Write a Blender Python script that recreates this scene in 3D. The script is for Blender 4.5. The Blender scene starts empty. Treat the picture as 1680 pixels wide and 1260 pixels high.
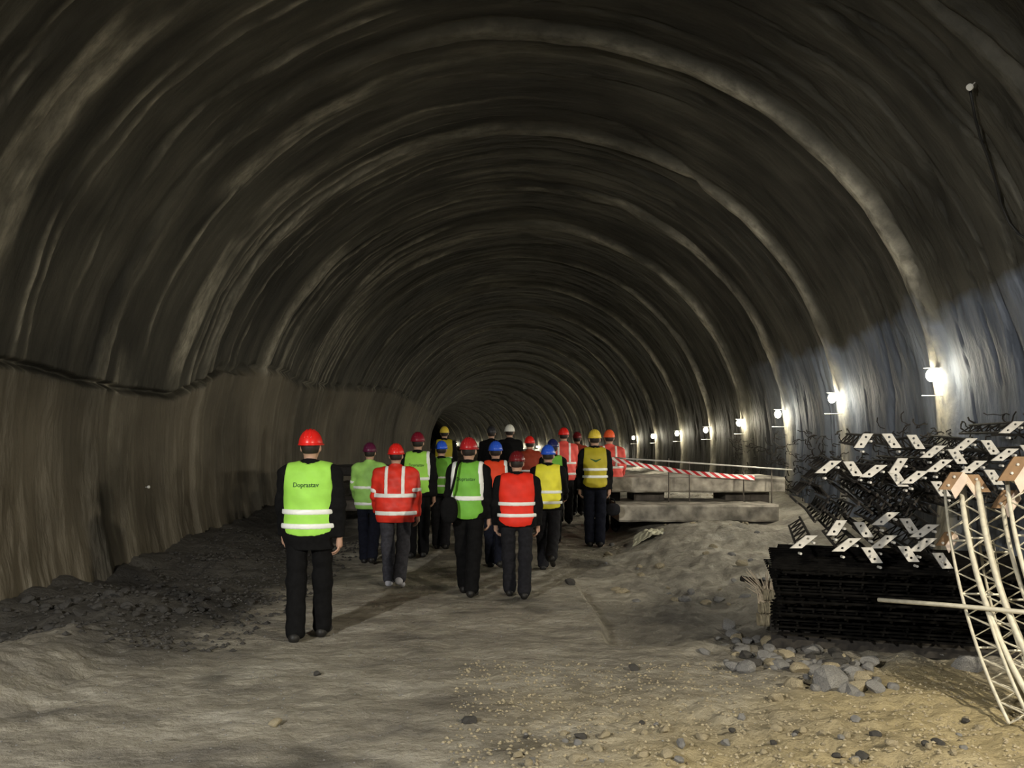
import bpy, math, random
import numpy as np
from mathutils import Vector, Matrix

S = bpy.context.scene
C = S.collection
F = 1400.0            # focal length in pixels of the 1680x1260 frame
CAMZ, HOR = 1.7, 730.0
R0, CX, CZ = 5.3, 0.15, 1.5      # tunnel radius, axis offset, axis height

# ------------------------------------------------------------------ camera
cam = bpy.data.cameras.new('camera')
cam.sensor_width = 36.0
cam.lens = F / 1680 * 36
cam.shift_y = (HOR - 630) / 1680
cam.clip_start = 0.05; cam.clip_end = 600
camo = bpy.data.objects.new('camera', cam)
camo.location = (0, 0, CAMZ); camo.rotation_euler = (math.pi / 2, 0, 0)
C.objects.link(camo); S.camera = camo
# ------------------------------------------------------------------ world: dull daylight, enters through the open portal behind the camera
w = bpy.data.worlds.new('world'); S.world = w; w.use_nodes = True
w.node_tree.nodes['Background'].inputs[0].default_value = (0.62, 0.80, 1.0, 1)
w.node_tree.nodes['Background'].inputs[1].default_value = 0.5
PORTAL_Y = -12.0
pl = bpy.data.lights.new('portal', 'AREA'); pl.shape = 'RECTANGLE'; pl.size = 12; pl.size_y = 9
pl.cycles.is_portal = True
po = bpy.data.objects.new('portal', pl); po.location = (CX, PORTAL_Y - 0.05, 3.0)
po.rotation_euler = (math.pi / 2, 0, 0); C.objects.link(po)
# ------------------------------------------------------------------ exposure
vs = S.view_settings
vs.view_transform = 'Standard'; vs.look = 'None'; vs.gamma = 1.0; vs.use_curve_mapping = False
vs.exposure = 0.35
LAMP_W = 64.0          # each wall lamp
LAMP_BEAM = 115.0       # reflector beam of each near wall lamp
FLOOD_W = 560.0         # work lamp on the right wall just outside the frame
FLOOD_L = 2100.0         # work lamp on the left wall behind the camera
# work lamp of the same row as the wall lamps, next to the camera
fl = bpy.data.lights.new('work_lamp_light', 'SPOT'); fl.energy = FLOOD_W * 1.6; fl.color = (1.0, 0.90, 0.70); fl.shadow_soft_size = 0.10
fl.spot_size = math.radians(118); fl.spot_blend = 0.8
flo = bpy.data.objects.new('work_lamp_light', fl); flo.location = (4.35, 1.9, 3.0); C.objects.link(flo)
flo.rotation_euler = (Vector((1.2, 7.0, 0.0)) - Vector((4.35, 1.9, 3.0))).to_track_quat('-Z', 'Y').to_euler()

f2 = bpy.data.lights.new('left_work_lamp_light', 'SPOT'); f2.energy = FLOOD_L; f2.color = (1.0, 0.97, 0.90); f2.shadow_soft_size = 0.14
f2.spot_size = math.radians(84); f2.spot_blend = 0.6
f2o = bpy.data.objects.new('left_work_lamp_light', f2); f2o.location = (-4.2, -1.6, 4.0); C.objects.link(f2o)
f2o.rotation_euler = (Vector((0.8, 7.6, -1.2)) - Vector((-4.2, -1.6, 4.0))).to_track_quat('-Z', 'Y').to_euler()

# ------------------------------------------------------------------ helpers
def lin(r, g, b):
    f = lambda c: (c / 255 / 12.92) if c / 255 <= 0.04045 else ((c / 255 + 0.055) / 1.055) ** 2.4
    return (f(r), f(g), f(b), 1)

def P(px, py, Y):
    return Vector(((px - 840) / F * Y, Y, CAMZ - (py - HOR) / F * Y))

def ss(x, a, b):
    t = np.clip((x - a) / (b - a), 0, 1)
    return t * t * (3 - 2 * t)

def _h(ix, iy, seed):
    n = np.sin(ix * 127.1 + iy * 311.7 + seed * 74.7) * 43758.5453
    return n - np.floor(n)

def vn(x, y, seed=0):
    x = np.asarray(x, dtype=np.float64); y = np.asarray(y, dtype=np.float64)
    ix = np.floor(x); iy = np.floor(y)
    fx = x - ix; fy = y - iy
    fx = fx * fx * (3 - 2 * fx); fy = fy * fy * (3 - 2 * fy)
    a = _h(ix, iy, seed); b = _h(ix + 1, iy, seed); c = _h(ix, iy + 1, seed); d = _h(ix + 1, iy + 1, seed)
    return (a + (b - a) * fx) * (1 - fy) + (c + (d - c) * fx) * fy - 0.5

def fbm(x, y, seed=0, o=4):
    s = 0; a = 1.0
    for i in range(o):
        s = s + a * vn(x, y, seed + i * 13); a *= 0.5; x = x * 2.03; y = y * 2.03
    return s

def mesh_obj(name, verts, faces, mat, parent=None, smooth=False):
    me = bpy.data.meshes.new(name)
    me.from_pydata(verts, [], faces)
    if smooth and len(me.polygons):
        me.polygons.foreach_set('use_smooth', np.ones(len(me.polygons), dtype=bool))
    me.update()
    if mat: me.materials.append(mat)
    o = bpy.data.objects.new(name, me); C.objects.link(o)
    if parent: o.parent = parent
    return o

def np_mesh(name, V, Q, mat, parent=None, smooth=True):
    me = bpy.data.meshes.new(name)
    V = np.asarray(V, dtype=np.float32); Q = np.asarray(Q, dtype=np.int32)
    me.vertices.add(len(V)); me.vertices.foreach_set('co', V.ravel())
    me.loops.add(Q.size); me.loops.foreach_set('vertex_index', Q.ravel())
    me.polygons.add(len(Q))
    me.polygons.foreach_set('loop_start', np.arange(0, Q.size, 4, dtype=np.int32))
    me.polygons.foreach_set('loop_total', np.full(len(Q), 4, dtype=np.int32))
    me.polygons.foreach_set('use_smooth', np.full(len(Q), smooth, dtype=bool))
    me.update(calc_edges=True)
    if mat: me.materials.append(mat)
    o = bpy.data.objects.new(name, me); C.objects.link(o)
    if parent: o.parent = parent
    return o

def empty(name, loc, rz=0):
    o = bpy.data.objects.new(name, None); C.objects.link(o)
    o.location = loc; o.rotation_euler = (0, 0, rz); o.empty_display_size = 0.1
    return o

def tag(o, label=None, cat=None, group=None, kind=None):
    if label: o['label'] = label
    if cat: o['category'] = cat
    if group: o['group'] = group
    if kind: o['kind'] = kind
    return o

class MB:
    def __init__(s): s.v = []; s.f = []
    def add(s, v, f):
        n = len(s.v); s.v += [tuple(p) for p in v]; s.f += [tuple(i + n for i in q) for q in f]
    def box(s, lo, hi):
        x0, y0, z0 = lo; x1, y1, z1 = hi
        s.add([(x0,y0,z0),(x1,y0,z0),(x1,y1,z0),(x0,y1,z0),(x0,y0,z1),(x1,y0,z1),(x1,y1,z1),(x0,y1,z1)],
              [(0,3,2,1),(4,5,6,7),(0,1,5,4),(1,2,6,5),(2,3,7,6),(3,0,4,7)])
    def bevbox(s, lo, hi, b, rnd=None, j=0.0):
        # box with chamfered long edges: an octagonal prism along x
        x0, y0, z0 = lo; x1, y1, z1 = hi
        prof = [(y0+b,z0),(y1-b,z0),(y1,z0+b),(y1,z1-b),(y1-b,z1),(y0+b,z1),(y0,z1-b),(y0,z0+b)]
        n = 14; v = []
        for i in range(n + 1):
            x = x0 + (x1 - x0) * i / n
            for (y, z) in prof:
                dy = rnd.uniform(-j, j) if rnd else 0; dz = rnd.uniform(-j, j) if rnd else 0
                v.append((x, y + dy, z + dz))
        f = [tuple(range(7, -1, -1)), tuple(n * 8 + k for k in range(8))]
        for i in range(n):
            for k in range(8):
                f.append((i*8+k, i*8+(k+1)%8, (i+1)*8+(k+1)%8, (i+1)*8+k))
        s.add(v, f)
    def tube(s, pts, r, n=6, r2=None):
        pts = [Vector(p) for p in pts]; m = len(pts); v = []
        up = None
        for i, p in enumerate(pts):
            d = (pts[min(i+1, m-1)] - pts[max(i-1, 0)]).normalized()
            if up is None:
                up = d.orthogonal().normalized()
            up = (up - d * up.dot(d))
            up = up.normalized() if up.length > 1e-5 else d.orthogonal().normalized()
            q = d.cross(up)
            rr = r if r2 is None else r + (r2 - r) * i / (m - 1)
            for k in range(n):
                a = 2 * math.pi * k / n
                v.append(p + (up * math.cos(a) + q * math.sin(a)) * rr)
        f = [tuple(range(n-1, -1, -1)), tuple((m-1)*n + k for k in range(n))]
        for i in range(m - 1):
            for k in range(n):
                f.append((i*n+k, i*n+(k+1)%n, (i+1)*n+(k+1)%n, (i+1)*n+k))
        s.add(v, f)
    def build(s, name, mat, parent=None, smooth=False):
        return mesh_obj(name, s.v, s.f, mat, parent, smooth)

# ------------------------------------------------------------------ materials
def mat(name, col, rough=0.7, metal=0.0, noise=None, bump=0.0, scale=8.0, spec=0.4):
    m = bpy.data.materials.new(name); m.use_nodes = True
    nt = m.node_tree; b = nt.nodes['Principled BSDF']
    b.inputs['Base Color'].default_value = col if len(col) == 4 else (*col, 1)
    b.inputs['Roughness'].default_value = rough; b.inputs['Metallic'].default_value = metal
    b.inputs['Specular IOR Level'].default_value = spec
    if noise or bump:
        tc = nt.nodes.new('ShaderNodeTexCoord'); n = nt.nodes.new('ShaderNodeTexNoise')
        n.inputs['Scale'].default_value = scale; n.inputs['Detail'].default_value = 5
        nt.links.new(tc.outputs['Object'], n.inputs['Vector'])
        if noise:
            r = nt.nodes.new('ShaderNodeValToRGB'); r.color_ramp.elements[0].position = 0.35; r.color_ramp.elements[1].position = 0.68
            c = col if len(col) == 4 else (*col, 1)
            r.color_ramp.elements[0].color = (c[0]*noise, c[1]*noise, c[2]*noise, 1); r.color_ramp.elements[1].color = c
            nt.links.new(n.outputs['Fac'], r.inputs['Fac']); nt.links.new(r.outputs['Color'], b.inputs['Base Color'])
        if bump:
            bp = nt.nodes.new('ShaderNodeBump'); bp.inputs['Strength'].default_value = bump; bp.inputs['Distance'].default_value = 0.02
            nt.links.new(n.outputs['Fac'], bp.inputs['Height']); nt.links.new(bp.outputs['Normal'], b.inputs['Normal'])
    return m

def emis(name, col, st):
    m = bpy.data.materials.new(name); m.use_nodes = True
    nt = m.node_tree; nt.nodes.clear()
    e = nt.nodes.new('ShaderNodeEmission'); o = nt.nodes.new('ShaderNodeOutputMaterial')
    e.inputs[0].default_value = (*col, 1); e.inputs[1].default_value = st
    nt.links.new(e.outputs[0], o.inputs[0]); return m

def wall_material():
    m = bpy.data.materials.new('shotcrete'); m.use_nodes = True
    nt = m.node_tree; N = nt.nodes.new; L = nt.links.new; b = nt.nodes['Principled BSDF']
    uv = N('ShaderNodeUVMap'); uv.uv_map = 'lining'
    geo = N('ShaderNodeNewGeometry'); sep = N('ShaderNodeSeparateXYZ'); L(geo.outputs['Position'], sep.inputs[0])
    mp = N('ShaderNodeMapping'); mp.inputs['Scale'].default_value = (2.6, 0.33, 1); L(uv.outputs[0], mp.inputs[0])
    n1 = N('ShaderNodeTexNoise'); n1.inputs['Scale'].default_value = 1.0; n1.inputs['Detail'].default_value = 6; n1.inputs['Roughness'].default_value = 0.6
    L(mp.outputs[0], n1.inputs['Vector'])
    r1 = N('ShaderNodeValToRGB'); e = r1.color_ramp.elements
    e[0].position = 0.34; e[0].color = (0.028, 0.0275, 0.022, 1)
    e[1].position = 0.62; e[1].color = (0.088, 0.083, 0.066, 1)
    x = e.new(0.76); x.color = (0.17, 0.162, 0.135, 1)
    L(n1.outputs['Fac'], r1.inputs['Fac'])
    # broad damp patches
    n2 = N('ShaderNodeTexNoise'); n2.inputs['Scale'].default_value = 0.42; n2.inputs['Detail'].default_value = 4
    L(uv.outputs[0], n2.inputs['Vector'])
    r2 = N('ShaderNodeValToRGB'); r2.color_ramp.elements[0].position = 0.38; r2.color_ramp.elements[0].color = (0.5, 0.5, 0.5, 1)
    r2.color_ramp.elements[1].position = 0.6; r2.color_ramp.elements[1].color = (1, 1, 1, 1)
    L(n2.outputs['Fac'], r2.inputs['Fac'])
    mul = N('ShaderNodeMixRGB'); mul.blend_type = 'MULTIPLY'; mul.inputs[0].default_value = 1
    L(r1.outputs[0], mul.inputs[1]); L(r2.outputs[0], mul.inputs[2])
    # fresh blue-grey sprayed coat on the lower right wall (x > 3, z below an uneven line)
    n3 = N('ShaderNodeTexNoise'); n3.inputs['Scale'].default_value = 1.3; n3.inputs['Detail'].default_value = 3; L(geo.outputs['Position'], n3.inputs['Vector'])
    ad = N('ShaderNodeMath'); ad.operation = 'MULTIPLY_ADD'; L(n3.outputs['Fac'], ad.inputs[0]); ad.inputs[1].default_value = 1.0; L(sep.outputs['Z'], ad.inputs[2])
    mr = N('ShaderNodeMapRange'); mr.inputs['From Min'].default_value = 3.95; mr.inputs['From Max'].default_value = 3.75; L(ad.outputs[0], mr.inputs['Value'])
    mx = N('ShaderNodeMapRange'); mx.inputs['From Min'].default_value = 2.5; mx.inputs['From Max'].default_value = 3.0; L(sep.outputs['X'], mx.inputs['Value'])
    my = N('ShaderNodeMapRange'); my.inputs['From Min'].default_value = 19; my.inputs['From Max'].default_value = 16; L(sep.outputs['Y'], my.inputs['Value'])
    m1 = N('ShaderNodeMath'); m1.operation = 'MULTIPLY'; L(mr.outputs[0], m1.inputs[0]); L(mx.outputs[0], m1.inputs[1])
    m2 = N('ShaderNodeMath'); m2.operation = 'MULTIPLY'; L(m1.outputs[0], m2.inputs[0]); L(my.outputs[0], m2.inputs[1])
    blue = N('ShaderNodeMixRGB'); L(m2.outputs[0], blue.inputs[0]); L(mul.outputs[0], blue.inputs[1])
    rb = N('ShaderNodeValToRGB'); rb.color_ramp.elements[0].position = 0.36; rb.color_ramp.elements[0].color = (0.065, 0.077, 0.10, 1)
    rb.color_ramp.elements[1].position = 0.6; rb.color_ramp.elements[1].color = (0.17, 0.195, 0.245, 1)
    L(n1.outputs['Fac'], rb.inputs['Fac']); L(rb.outputs[0], blue.inputs[2])
    lc = N('ShaderNodeAttribute'); lc.attribute_name = 'lower_coat'
    lr = N('ShaderNodeValToRGB'); lr.color_ramp.elements[0].position = 0.30; lr.color_ramp.elements[0].color = (0.075, 0.066, 0.048, 1)
    lr.color_ramp.elements[1].position = 0.62; lr.color_ramp.elements[1].color = (0.20, 0.172, 0.125, 1); L(n2.outputs['Fac'], lr.inputs['Fac'])
    lm = N('ShaderNodeMixRGB'); lf = N('ShaderNodeMath'); lf.operation = 'MULTIPLY'; lf.inputs[1].default_value = 0.7; L(lc.outputs['Fac'], lf.inputs[0])
    L(lf.outputs[0], lm.inputs[0]); L(blue.outputs[0], lm.inputs[1]); L(lr.outputs[0], lm.inputs[2]); blue = lm
    pa = N('ShaderNodeAttribute'); pa.attribute_name = 'pale'      # lamplight on ribs and ridge crests, painted in as cream
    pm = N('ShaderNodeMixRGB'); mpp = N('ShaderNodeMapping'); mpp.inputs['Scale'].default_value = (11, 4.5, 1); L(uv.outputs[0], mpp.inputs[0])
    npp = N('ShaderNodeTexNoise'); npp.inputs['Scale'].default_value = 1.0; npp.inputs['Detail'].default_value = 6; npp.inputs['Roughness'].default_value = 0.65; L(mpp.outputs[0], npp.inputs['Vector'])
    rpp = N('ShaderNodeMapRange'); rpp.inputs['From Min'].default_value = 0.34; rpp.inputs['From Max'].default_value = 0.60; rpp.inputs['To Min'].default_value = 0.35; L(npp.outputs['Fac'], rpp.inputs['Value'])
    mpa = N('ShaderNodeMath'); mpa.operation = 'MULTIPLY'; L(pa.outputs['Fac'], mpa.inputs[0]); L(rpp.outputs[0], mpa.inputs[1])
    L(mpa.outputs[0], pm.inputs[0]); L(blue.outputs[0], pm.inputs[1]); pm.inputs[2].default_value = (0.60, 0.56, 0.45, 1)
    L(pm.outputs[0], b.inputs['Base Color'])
    b.inputs['Roughness'].default_value = 0.72; b.inputs['Specular IOR Level'].default_value = 0.35
    n4 = N('ShaderNodeTexNoise'); n4.inputs['Scale'].default_value = 1.0; n4.inputs['Detail'].default_value = 7
    mp4 = N('ShaderNodeMapping'); mp4.inputs['Scale'].default_value = (12, 3.2, 1); L(uv.outputs[0], mp4.inputs[0]); L(mp4.outputs[0], n4.inputs['Vector'])
    bp = N('ShaderNodeBump'); bp.inputs['Strength'].default_value = 0.9; bp.inputs['Distance'].default_value = 0.04
    L(n4.outputs['Fac'], bp.inputs['Height']); L(bp.outputs[0], b.inputs['Normal'])
    return m

def ground_material():
    m = bpy.data.materials.new('muck_floor'); m.use_nodes = True
    nt = m.node_tree; N = nt.nodes.new; L = nt.links.new; b = nt.nodes['Principled BSDF']
    geo = N('ShaderNodeNewGeometry')
    n1 = N('ShaderNodeTexNoise'); n1.inputs['Scale'].default_value = 1.1; n1.inputs['Detail'].default_value = 8; n1.inputs['Roughness'].default_value = 0.62
    mp = N('ShaderNodeMapping'); mp.inputs['Scale'].default_value = (0.75, 1.4, 1); L(geo.outputs['Position'], mp.inputs[0]); L(mp.outputs[0], n1.inputs['Vector'])
    r1 = N('ShaderNodeValToRGB'); e = r1.color_ramp.elements
    e[0].position = 0.33; e[0].color = (0.19, 0.175, 0.15, 1)
    e[1].position = 0.72; e[1].color = (0.56, 0.53, 0.46, 1)
    x = e.new(0.52); x.color = (0.38, 0.35, 0.285, 1)
    L(n1.outputs['Fac'], r1.inputs['Fac'])
    n5 = N('ShaderNodeTexNoise'); n5.inputs['Scale'].default_value = 1.0; n5.inputs['Detail'].default_value = 7; n5.inputs['Roughness'].default_value = 0.7
    mp5 = N('ShaderNodeMapping'); mp5.inputs['Scale'].default_value = (3.5, 7, 1); L(geo.outputs['Position'], mp5.inputs[0]); L(mp5.outputs[0], n5.inputs['Vector'])
    r5 = N('ShaderNodeValToRGB'); r5.color_ramp.elements[0].position = 0.36; r5.color_ramp.elements[0].color = (0.6, 0.59, 0.57, 1)
    r5.color_ramp.elements[1].position = 0.58; r5.color_ramp.elements[1].color = (1, 1, 1, 1); L(n5.outputs['Fac'], r5.inputs['Fac'])
    m5 = N('ShaderNodeMixRGB'); m5.blend_type = 'MULTIPLY'; m5.inputs[0].default_value = 0.85; L(r1.outputs[0], m5.inputs[1]); L(r5.outputs[0], m5.inputs[2]); r1 = m5
    at = N('ShaderNodeAttribute'); at.attribute_name = 'stain_shade'
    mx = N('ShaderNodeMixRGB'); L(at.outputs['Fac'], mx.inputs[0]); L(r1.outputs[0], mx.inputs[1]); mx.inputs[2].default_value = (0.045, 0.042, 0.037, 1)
    a2 = N('ShaderNodeAttribute'); a2.attribute_name = 'yellow_tint'
    mx2 = N('ShaderNodeMixRGB'); L(a2.outputs['Fac'], mx2.inputs[0]); L(mx.outputs[0], mx2.inputs[1]); mx2.inputs[2].default_value = (0.40, 0.325, 0.17, 1)
    L(mx2.outputs[0], b.inputs['Base Color'])
    b.inputs['Roughness'].default_value = 0.7; b.inputs['Specular IOR Level'].default_value = 0.4
    n2 = N('ShaderNodeTexNoise'); n2.inputs['Scale'].default_value = 9; n2.inputs['Detail'].default_value = 8; n2.inputs['Roughness'].default_value = 0.65; L(geo.outputs['Position'], n2.inputs['Vector'])
    bp = N('ShaderNodeBump'); bp.inputs['Strength'].default_value = 1.0; bp.inputs['Distance'].default_value = 0.06
    L(n2.outputs['Fac'], bp.inputs['Height']); L(bp.outputs[0], b.inputs['Normal'])
    return m

def tape_material():
    m = bpy.data.materials.new('barrier_tape'); m.use_nodes = True
    nt = m.node_tree; N = nt.nodes.new; L = nt.links.new; b = nt.nodes['Principled BSDF']
    uv = N('ShaderNodeUVMap'); uv.uv_map = 'tape'; sep = N('ShaderNodeSeparateXYZ'); L(uv.outputs[0], sep.inputs[0])
    a = N('ShaderNodeMath'); a.operation = 'ADD'; L(sep.outputs[0], a.inputs[0]); L(sep.outputs[1], a.inputs[1])
    fr = N('ShaderNodeMath'); fr.operation = 'FRACT'; L(a.outputs[0], fr.inputs[0])
    gt = N('ShaderNodeMath'); gt.operation = 'GREATER_THAN'; L(fr.outputs[0], gt.inputs[0]); gt.inputs[1].default_value = 0.5
    mx = N('ShaderNodeMixRGB'); L(gt.outputs[0], mx.inputs[0]); mx.inputs[1].default_value = (0.62, 0.03, 0.04, 1); mx.inputs[2].default_value = (0.85, 0.82, 0.8, 1)
    L(mx.outputs[0], b.inputs['Base Color']); b.inputs['Roughness'].default_value = 0.4
    return m

M_WALL = wall_material(); M_GROUND = ground_material(); M_TAPE = tape_material()
M_CONC = mat('concrete', (0.46, 0.42, 0.35), 0.85, noise=0.35, bump=0.4, scale=5)
M_DCONC = mat('dark_concrete', (0.14, 0.12, 0.10), 0.85, noise=0.5, bump=0.4, scale=5)  # darker copy of the concrete, holds the shade on the left slab
M_STEEL = mat('galvanised_steel', (0.62, 0.60, 0.56), 0.55, 0.0, noise=0.72, scale=14)
M_BAR = mat('pale_rebar', (0.66, 0.62, 0.50), 0.5, 0.1, noise=0.75, scale=25, spec=0.6)
M_RUST = mat('rusted_angle', (0.24, 0.145, 0.075), 0.6, 0.1, noise=0.6, scale=12)
M_PINK = mat('lit_flange', (0.70, 0.56, 0.46), 0.6, noise=0.8, scale=12)  # lit underside of the angles painted in as a paler pink
M_DARK = mat('rust_shade_bar', (0.034, 0.029, 0.024), 0.8, noise=0.5, scale=20)  # rust taken near black to hold the shade inside the pile
M_MESH = mat('shade_black_mesh_wire', (0.006, 0.0055, 0.005), 0.95, noise=0.5, scale=20, spec=0.08)  # shade under the girders put into a near-black wire colour
M_STONE = mat('grey_rock', (0.25, 0.245, 0.235), 0.85, noise=0.55, bump=0.5, scale=14)
M_STONEY = mat('clayey_rock', (0.42, 0.36, 0.24), 0.85, noise=0.5, bump=0.5, scale=14)
M_STONED = mat('dark_rock', (0.07, 0.066, 0.06), 0.85, noise=0.5, bump=0.5, scale=14)
M_HOOD = mat('lamp_hood', (0.55, 0.55, 0.52), 0.5, 0.3)
M_BULB = emis('lamp_tube', (1.0, 0.93, 0.72), 34)
M_CABLE = mat('black_cable', (0.012, 0.012, 0.012), 0.6)
M_WHITE = mat('white_target', (0.85, 0.85, 0.82), 0.4)
M_SHEET = mat('crumpled_sheet', (0.60, 0.58, 0.42), 0.6, noise=0.7, scale=8)
M_STRAW = mat('frayed_wire', (0.72, 0.60, 0.44), 0.7, noise=0.6, scale=30)
M_SKIN = mat('skin', (0.50, 0.30, 0.21), 0.55, noise=0.85, scale=20)
M_HAIR = mat('dark_hair', (0.02, 0.015, 0.012), 0.6)
M_BLACK = mat('black_cloth', (0.0065, 0.0065, 0.007), 0.9, noise=0.6, scale=30, spec=0.15)
M_CHAR = mat('charcoal_cloth', (0.016, 0.016, 0.02), 0.9, noise=0.6, scale=30, spec=0.2)
M_GREY = mat('grey_cloth', (0.055, 0.055, 0.068), 0.9, noise=0.6, scale=30, spec=0.2)
M_NAVY = mat('navy_cloth', (0.009, 0.011, 0.022), 0.9, noise=0.6, scale=30, spec=0.2)
M_SHOE = mat('black_shoe', (0.012, 0.011, 0.010), 0.55)
M_SHOEW = mat('pale_shoe', (0.45, 0.45, 0.50), 0.6)
M_TAPEW = mat('silver_reflective_tape', (0.90, 0.92, 0.88), 0.35)
M_INK = mat('dark_print', (0.03, 0.10, 0.02), 0.7)
VEST = {
 'lime': mat('lime_fabric', lin(166, 230, 88), 0.65, noise=0.88, scale=10),
 'green': mat('green_fabric', lin(120, 190, 66), 0.65, noise=0.85, scale=10),
 'pale': mat('pale_lime_fabric', lin(165, 220, 110), 0.65, noise=0.85, scale=10),
 'red': mat('red_fabric', lin(238, 48, 26), 0.65, noise=0.85, scale=10),
 'orange': mat('orange_fabric', lin(246, 74, 34), 0.65, noise=0.88, scale=10),
 'redjacket': mat('red_orange_jacket_fabric', lin(238, 56, 38), 0.55, noise=0.7, scale=9),
 'pinkred': mat('coral_red_fabric', lin(245, 92, 82), 0.6, noise=0.8, scale=9),
 'yellow': mat('yellow_fabric', lin(248, 240, 66), 0.65, noise=0.88, scale=10),
 'olive': mat('ochre_yellow_fabric', lin(186, 172, 40), 0.65, noise=0.85, scale=10),
 'brown': mat('rust_brown_fabric', lin(150, 52, 24), 0.7, noise=0.8, scale=10),
}
HELM = {
 'red': mat('red_helmet_shell', lin(226, 40, 34), 0.32, spec=0.5), 'maroon': mat('maroon_helmet_shell', lin(122, 22, 42), 0.32),
 'dark': mat('dark_helmet_shell', lin(52, 52, 56), 0.35), 'darkred': mat('dark_red_helmet_shell', lin(104, 26, 30), 0.3),
 'blue': mat('blue_helmet_shell', lin(46, 92, 210), 0.3), 'yellow': mat('yellow_helmet_shell', lin(222, 196, 70), 0.3),
 'white': mat('white_helmet_shell', lin(235, 235, 225), 0.3), 'orange': mat('orange_helmet_shell', lin(236, 96, 52), 0.3),
 'deepred': mat('deep_red_helmet_shell', lin(168, 34, 38), 0.32), 'purple': mat('dark_purple_helmet_shell', lin(92, 30, 62), 0.3), 'navy': mat('navy_helmet_shell', lin(34, 40, 92), 0.3),
}

# ------------------------------------------------------------------ tunnel course
RC, YC = 400.0, 34.0
def axis_x(Y):
    t = np.maximum(np.asarray(Y, dtype=np.float64) - YC, 0)
    return CX - t * t / (2 * RC)

RIBS = [10.4, 13.7, 16.7, 19.5, 22.9, 26.9, 31.5, 36.5]
while RIBS[-1] < 165: RIBS.append(RIBS[-1] + 5.0)
RIBS_ALL = [-9, -6, -2.8, 0.5, 3.9, 7.2] + RIBS
LAMPZ = [2.55, 2.45, 2.30, 2.20, 2.10, 2.06, 2.02, 2.0]

def wall_pt(px, py, inset=0.0):
    """where the sight line through a pixel meets the lining (straight stretch)"""
    dx, dz = (px - 840) / F, (HOR - py) / F
    r = R0 - inset
    a = dx*dx + dz*dz; b = 2 * (dx * -CX + dz * (CAMZ - CZ)); c = CX*CX + (CAMZ-CZ)**2 - r*r
    t = (-b + math.sqrt(b*b - 4*a*c)) / (2*a)
    return Vector((dx*t, t, CAMZ + dz*t))

crack_px = [(0,595),(60,610),(130,628),(190,640),(280,652),(330,625),(362,605),(380,612),(420,605),(460,610),(490,632),(560,636),(640,641)]
crack = [wall_pt(*p) for p in crack_px]
cY = np.array([p.y for p in crack]); cPh = np.array([math.atan2(p.z - CZ, -(p.x - CX)) for p in crack])  # angle up from the left horizontal
cY = np.concatenate([[-20, 5.5], cY, [80]]); cPh = np.concatenate([[0.16, 0.17], cPh, [cPh[-1]]])

# rows (along) and columns (around)
ys = np.concatenate([np.arange(PORTAL_Y, 4, 0.16), np.arange(4, 24, 0.034), np.arange(24, 60, 0.085), np.arange(60, 182, 0.3)])
ph = [math.radians(-24)]
while ph[-1] < math.radians(204):
    z = CZ + R0 * math.sin(ph[-1]); left = ph[-1] > math.pi / 2
    ph.append(ph[-1] + (0.022 if (left and 2.0 < z < 3.0) else 0.09) / R0)
ph = np.array(ph)                      # 0 = right horizontal, pi/2 crown, pi = left horizontal
YY, PH = np.meshgrid(ys, ph, indexing='ij')
arc = PH * R0
leftness = ss(-np.cos(PH), -0.2, 0.6)
rightness = 1 - leftness
def wobble(a_, y_): return 0.22 * fbm(a_ * 0.28, y_ * 0.25, 3, 3) + 0.05 * fbm(a_ * 1.5, y_ * 0.6, 5, 2)
wob = wobble(arc, YY)
Yw = YY + wob
disp = np.zeros_like(YY); pale = np.zeros_like(YY)
brk = np.clip(0.66 + 1.1 * fbm(YY * 2.6, arc * 1.1, 91, 4), 0.08, 1)
for i, yr in enumerate(RIBS_ALL):
    amp = 0.115 + 0.03 * math.sin(i * 2.3)
    wdt = 0.16 + 0.03 * math.sin(i * 1.7)
    d = (Yw - yr) / (wdt * (1 + 0.5 * rightness * ss(-(CZ + R0*np.sin(PH)), -2.9, -2.0) * (1 if yr > 9 else 0)))
    prof = np.exp(-d ** 4)
    disp += (amp * rightness + 0.06 * leftness) * prof          # flat-topped rib
    pale = np.maximum(pale, np.exp(-(d / 0.85) ** 4) * brk * (0.30 * rightness + 0.60 * ss(np.cos(PH), 0.05, 0.8) + 0.15 * leftness) * (1 if yr > 9 else 0.10))  # lamplight painted on the ribs, stronger towards the lamp side
# sprayed-on ridges running around the vault
phl = math.pi - PH
c0 = np.interp(YY, cY, cPh)
below = (PH > math.pi / 2) * ss((c0 - phl) * R0, -0.02, 0.10)         # thicker, smoother coat under the left joint
disp += 0.030 * fbm(Yw * 1.3, arc * 0.16, 11, 3)
disp += (0.022 + 0.022 * leftness) * fbm(Yw * 5.2, arc * 0.30, 21, 3)
for (fq, wd_, sd_, am) in ((0.9, 0.020, 31, 0.045), (1.7, 0.032, 131, 0.040), (3.1, 0.05, 231, 0.028), (5.2, 0.07, 331, 0.018)):
    ln = np.exp(-(vn(Yw * fq + 0.25 * vn(arc * 0.9, YY, sd_ + 7), arc * 0.07, sd_) / wd_) ** 2) * ss(vn(arc * 0.36, YY * 0.9, sd_ + 3), -0.08, 0.20)
    disp += am * ln * (leftness * (1 - 0.55 * below) + 0.2 * rightness)
    pale = np.maximum(pale, 0.62 * ln * np.clip(brk * 1.25 - 0.15, 0, 1) * (leftness * (1 - 0.6 * below) + 0.10 * rightness) * ss(YY, -2, 4))  # light caught by the ridges, painted in as pale streaks
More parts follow.
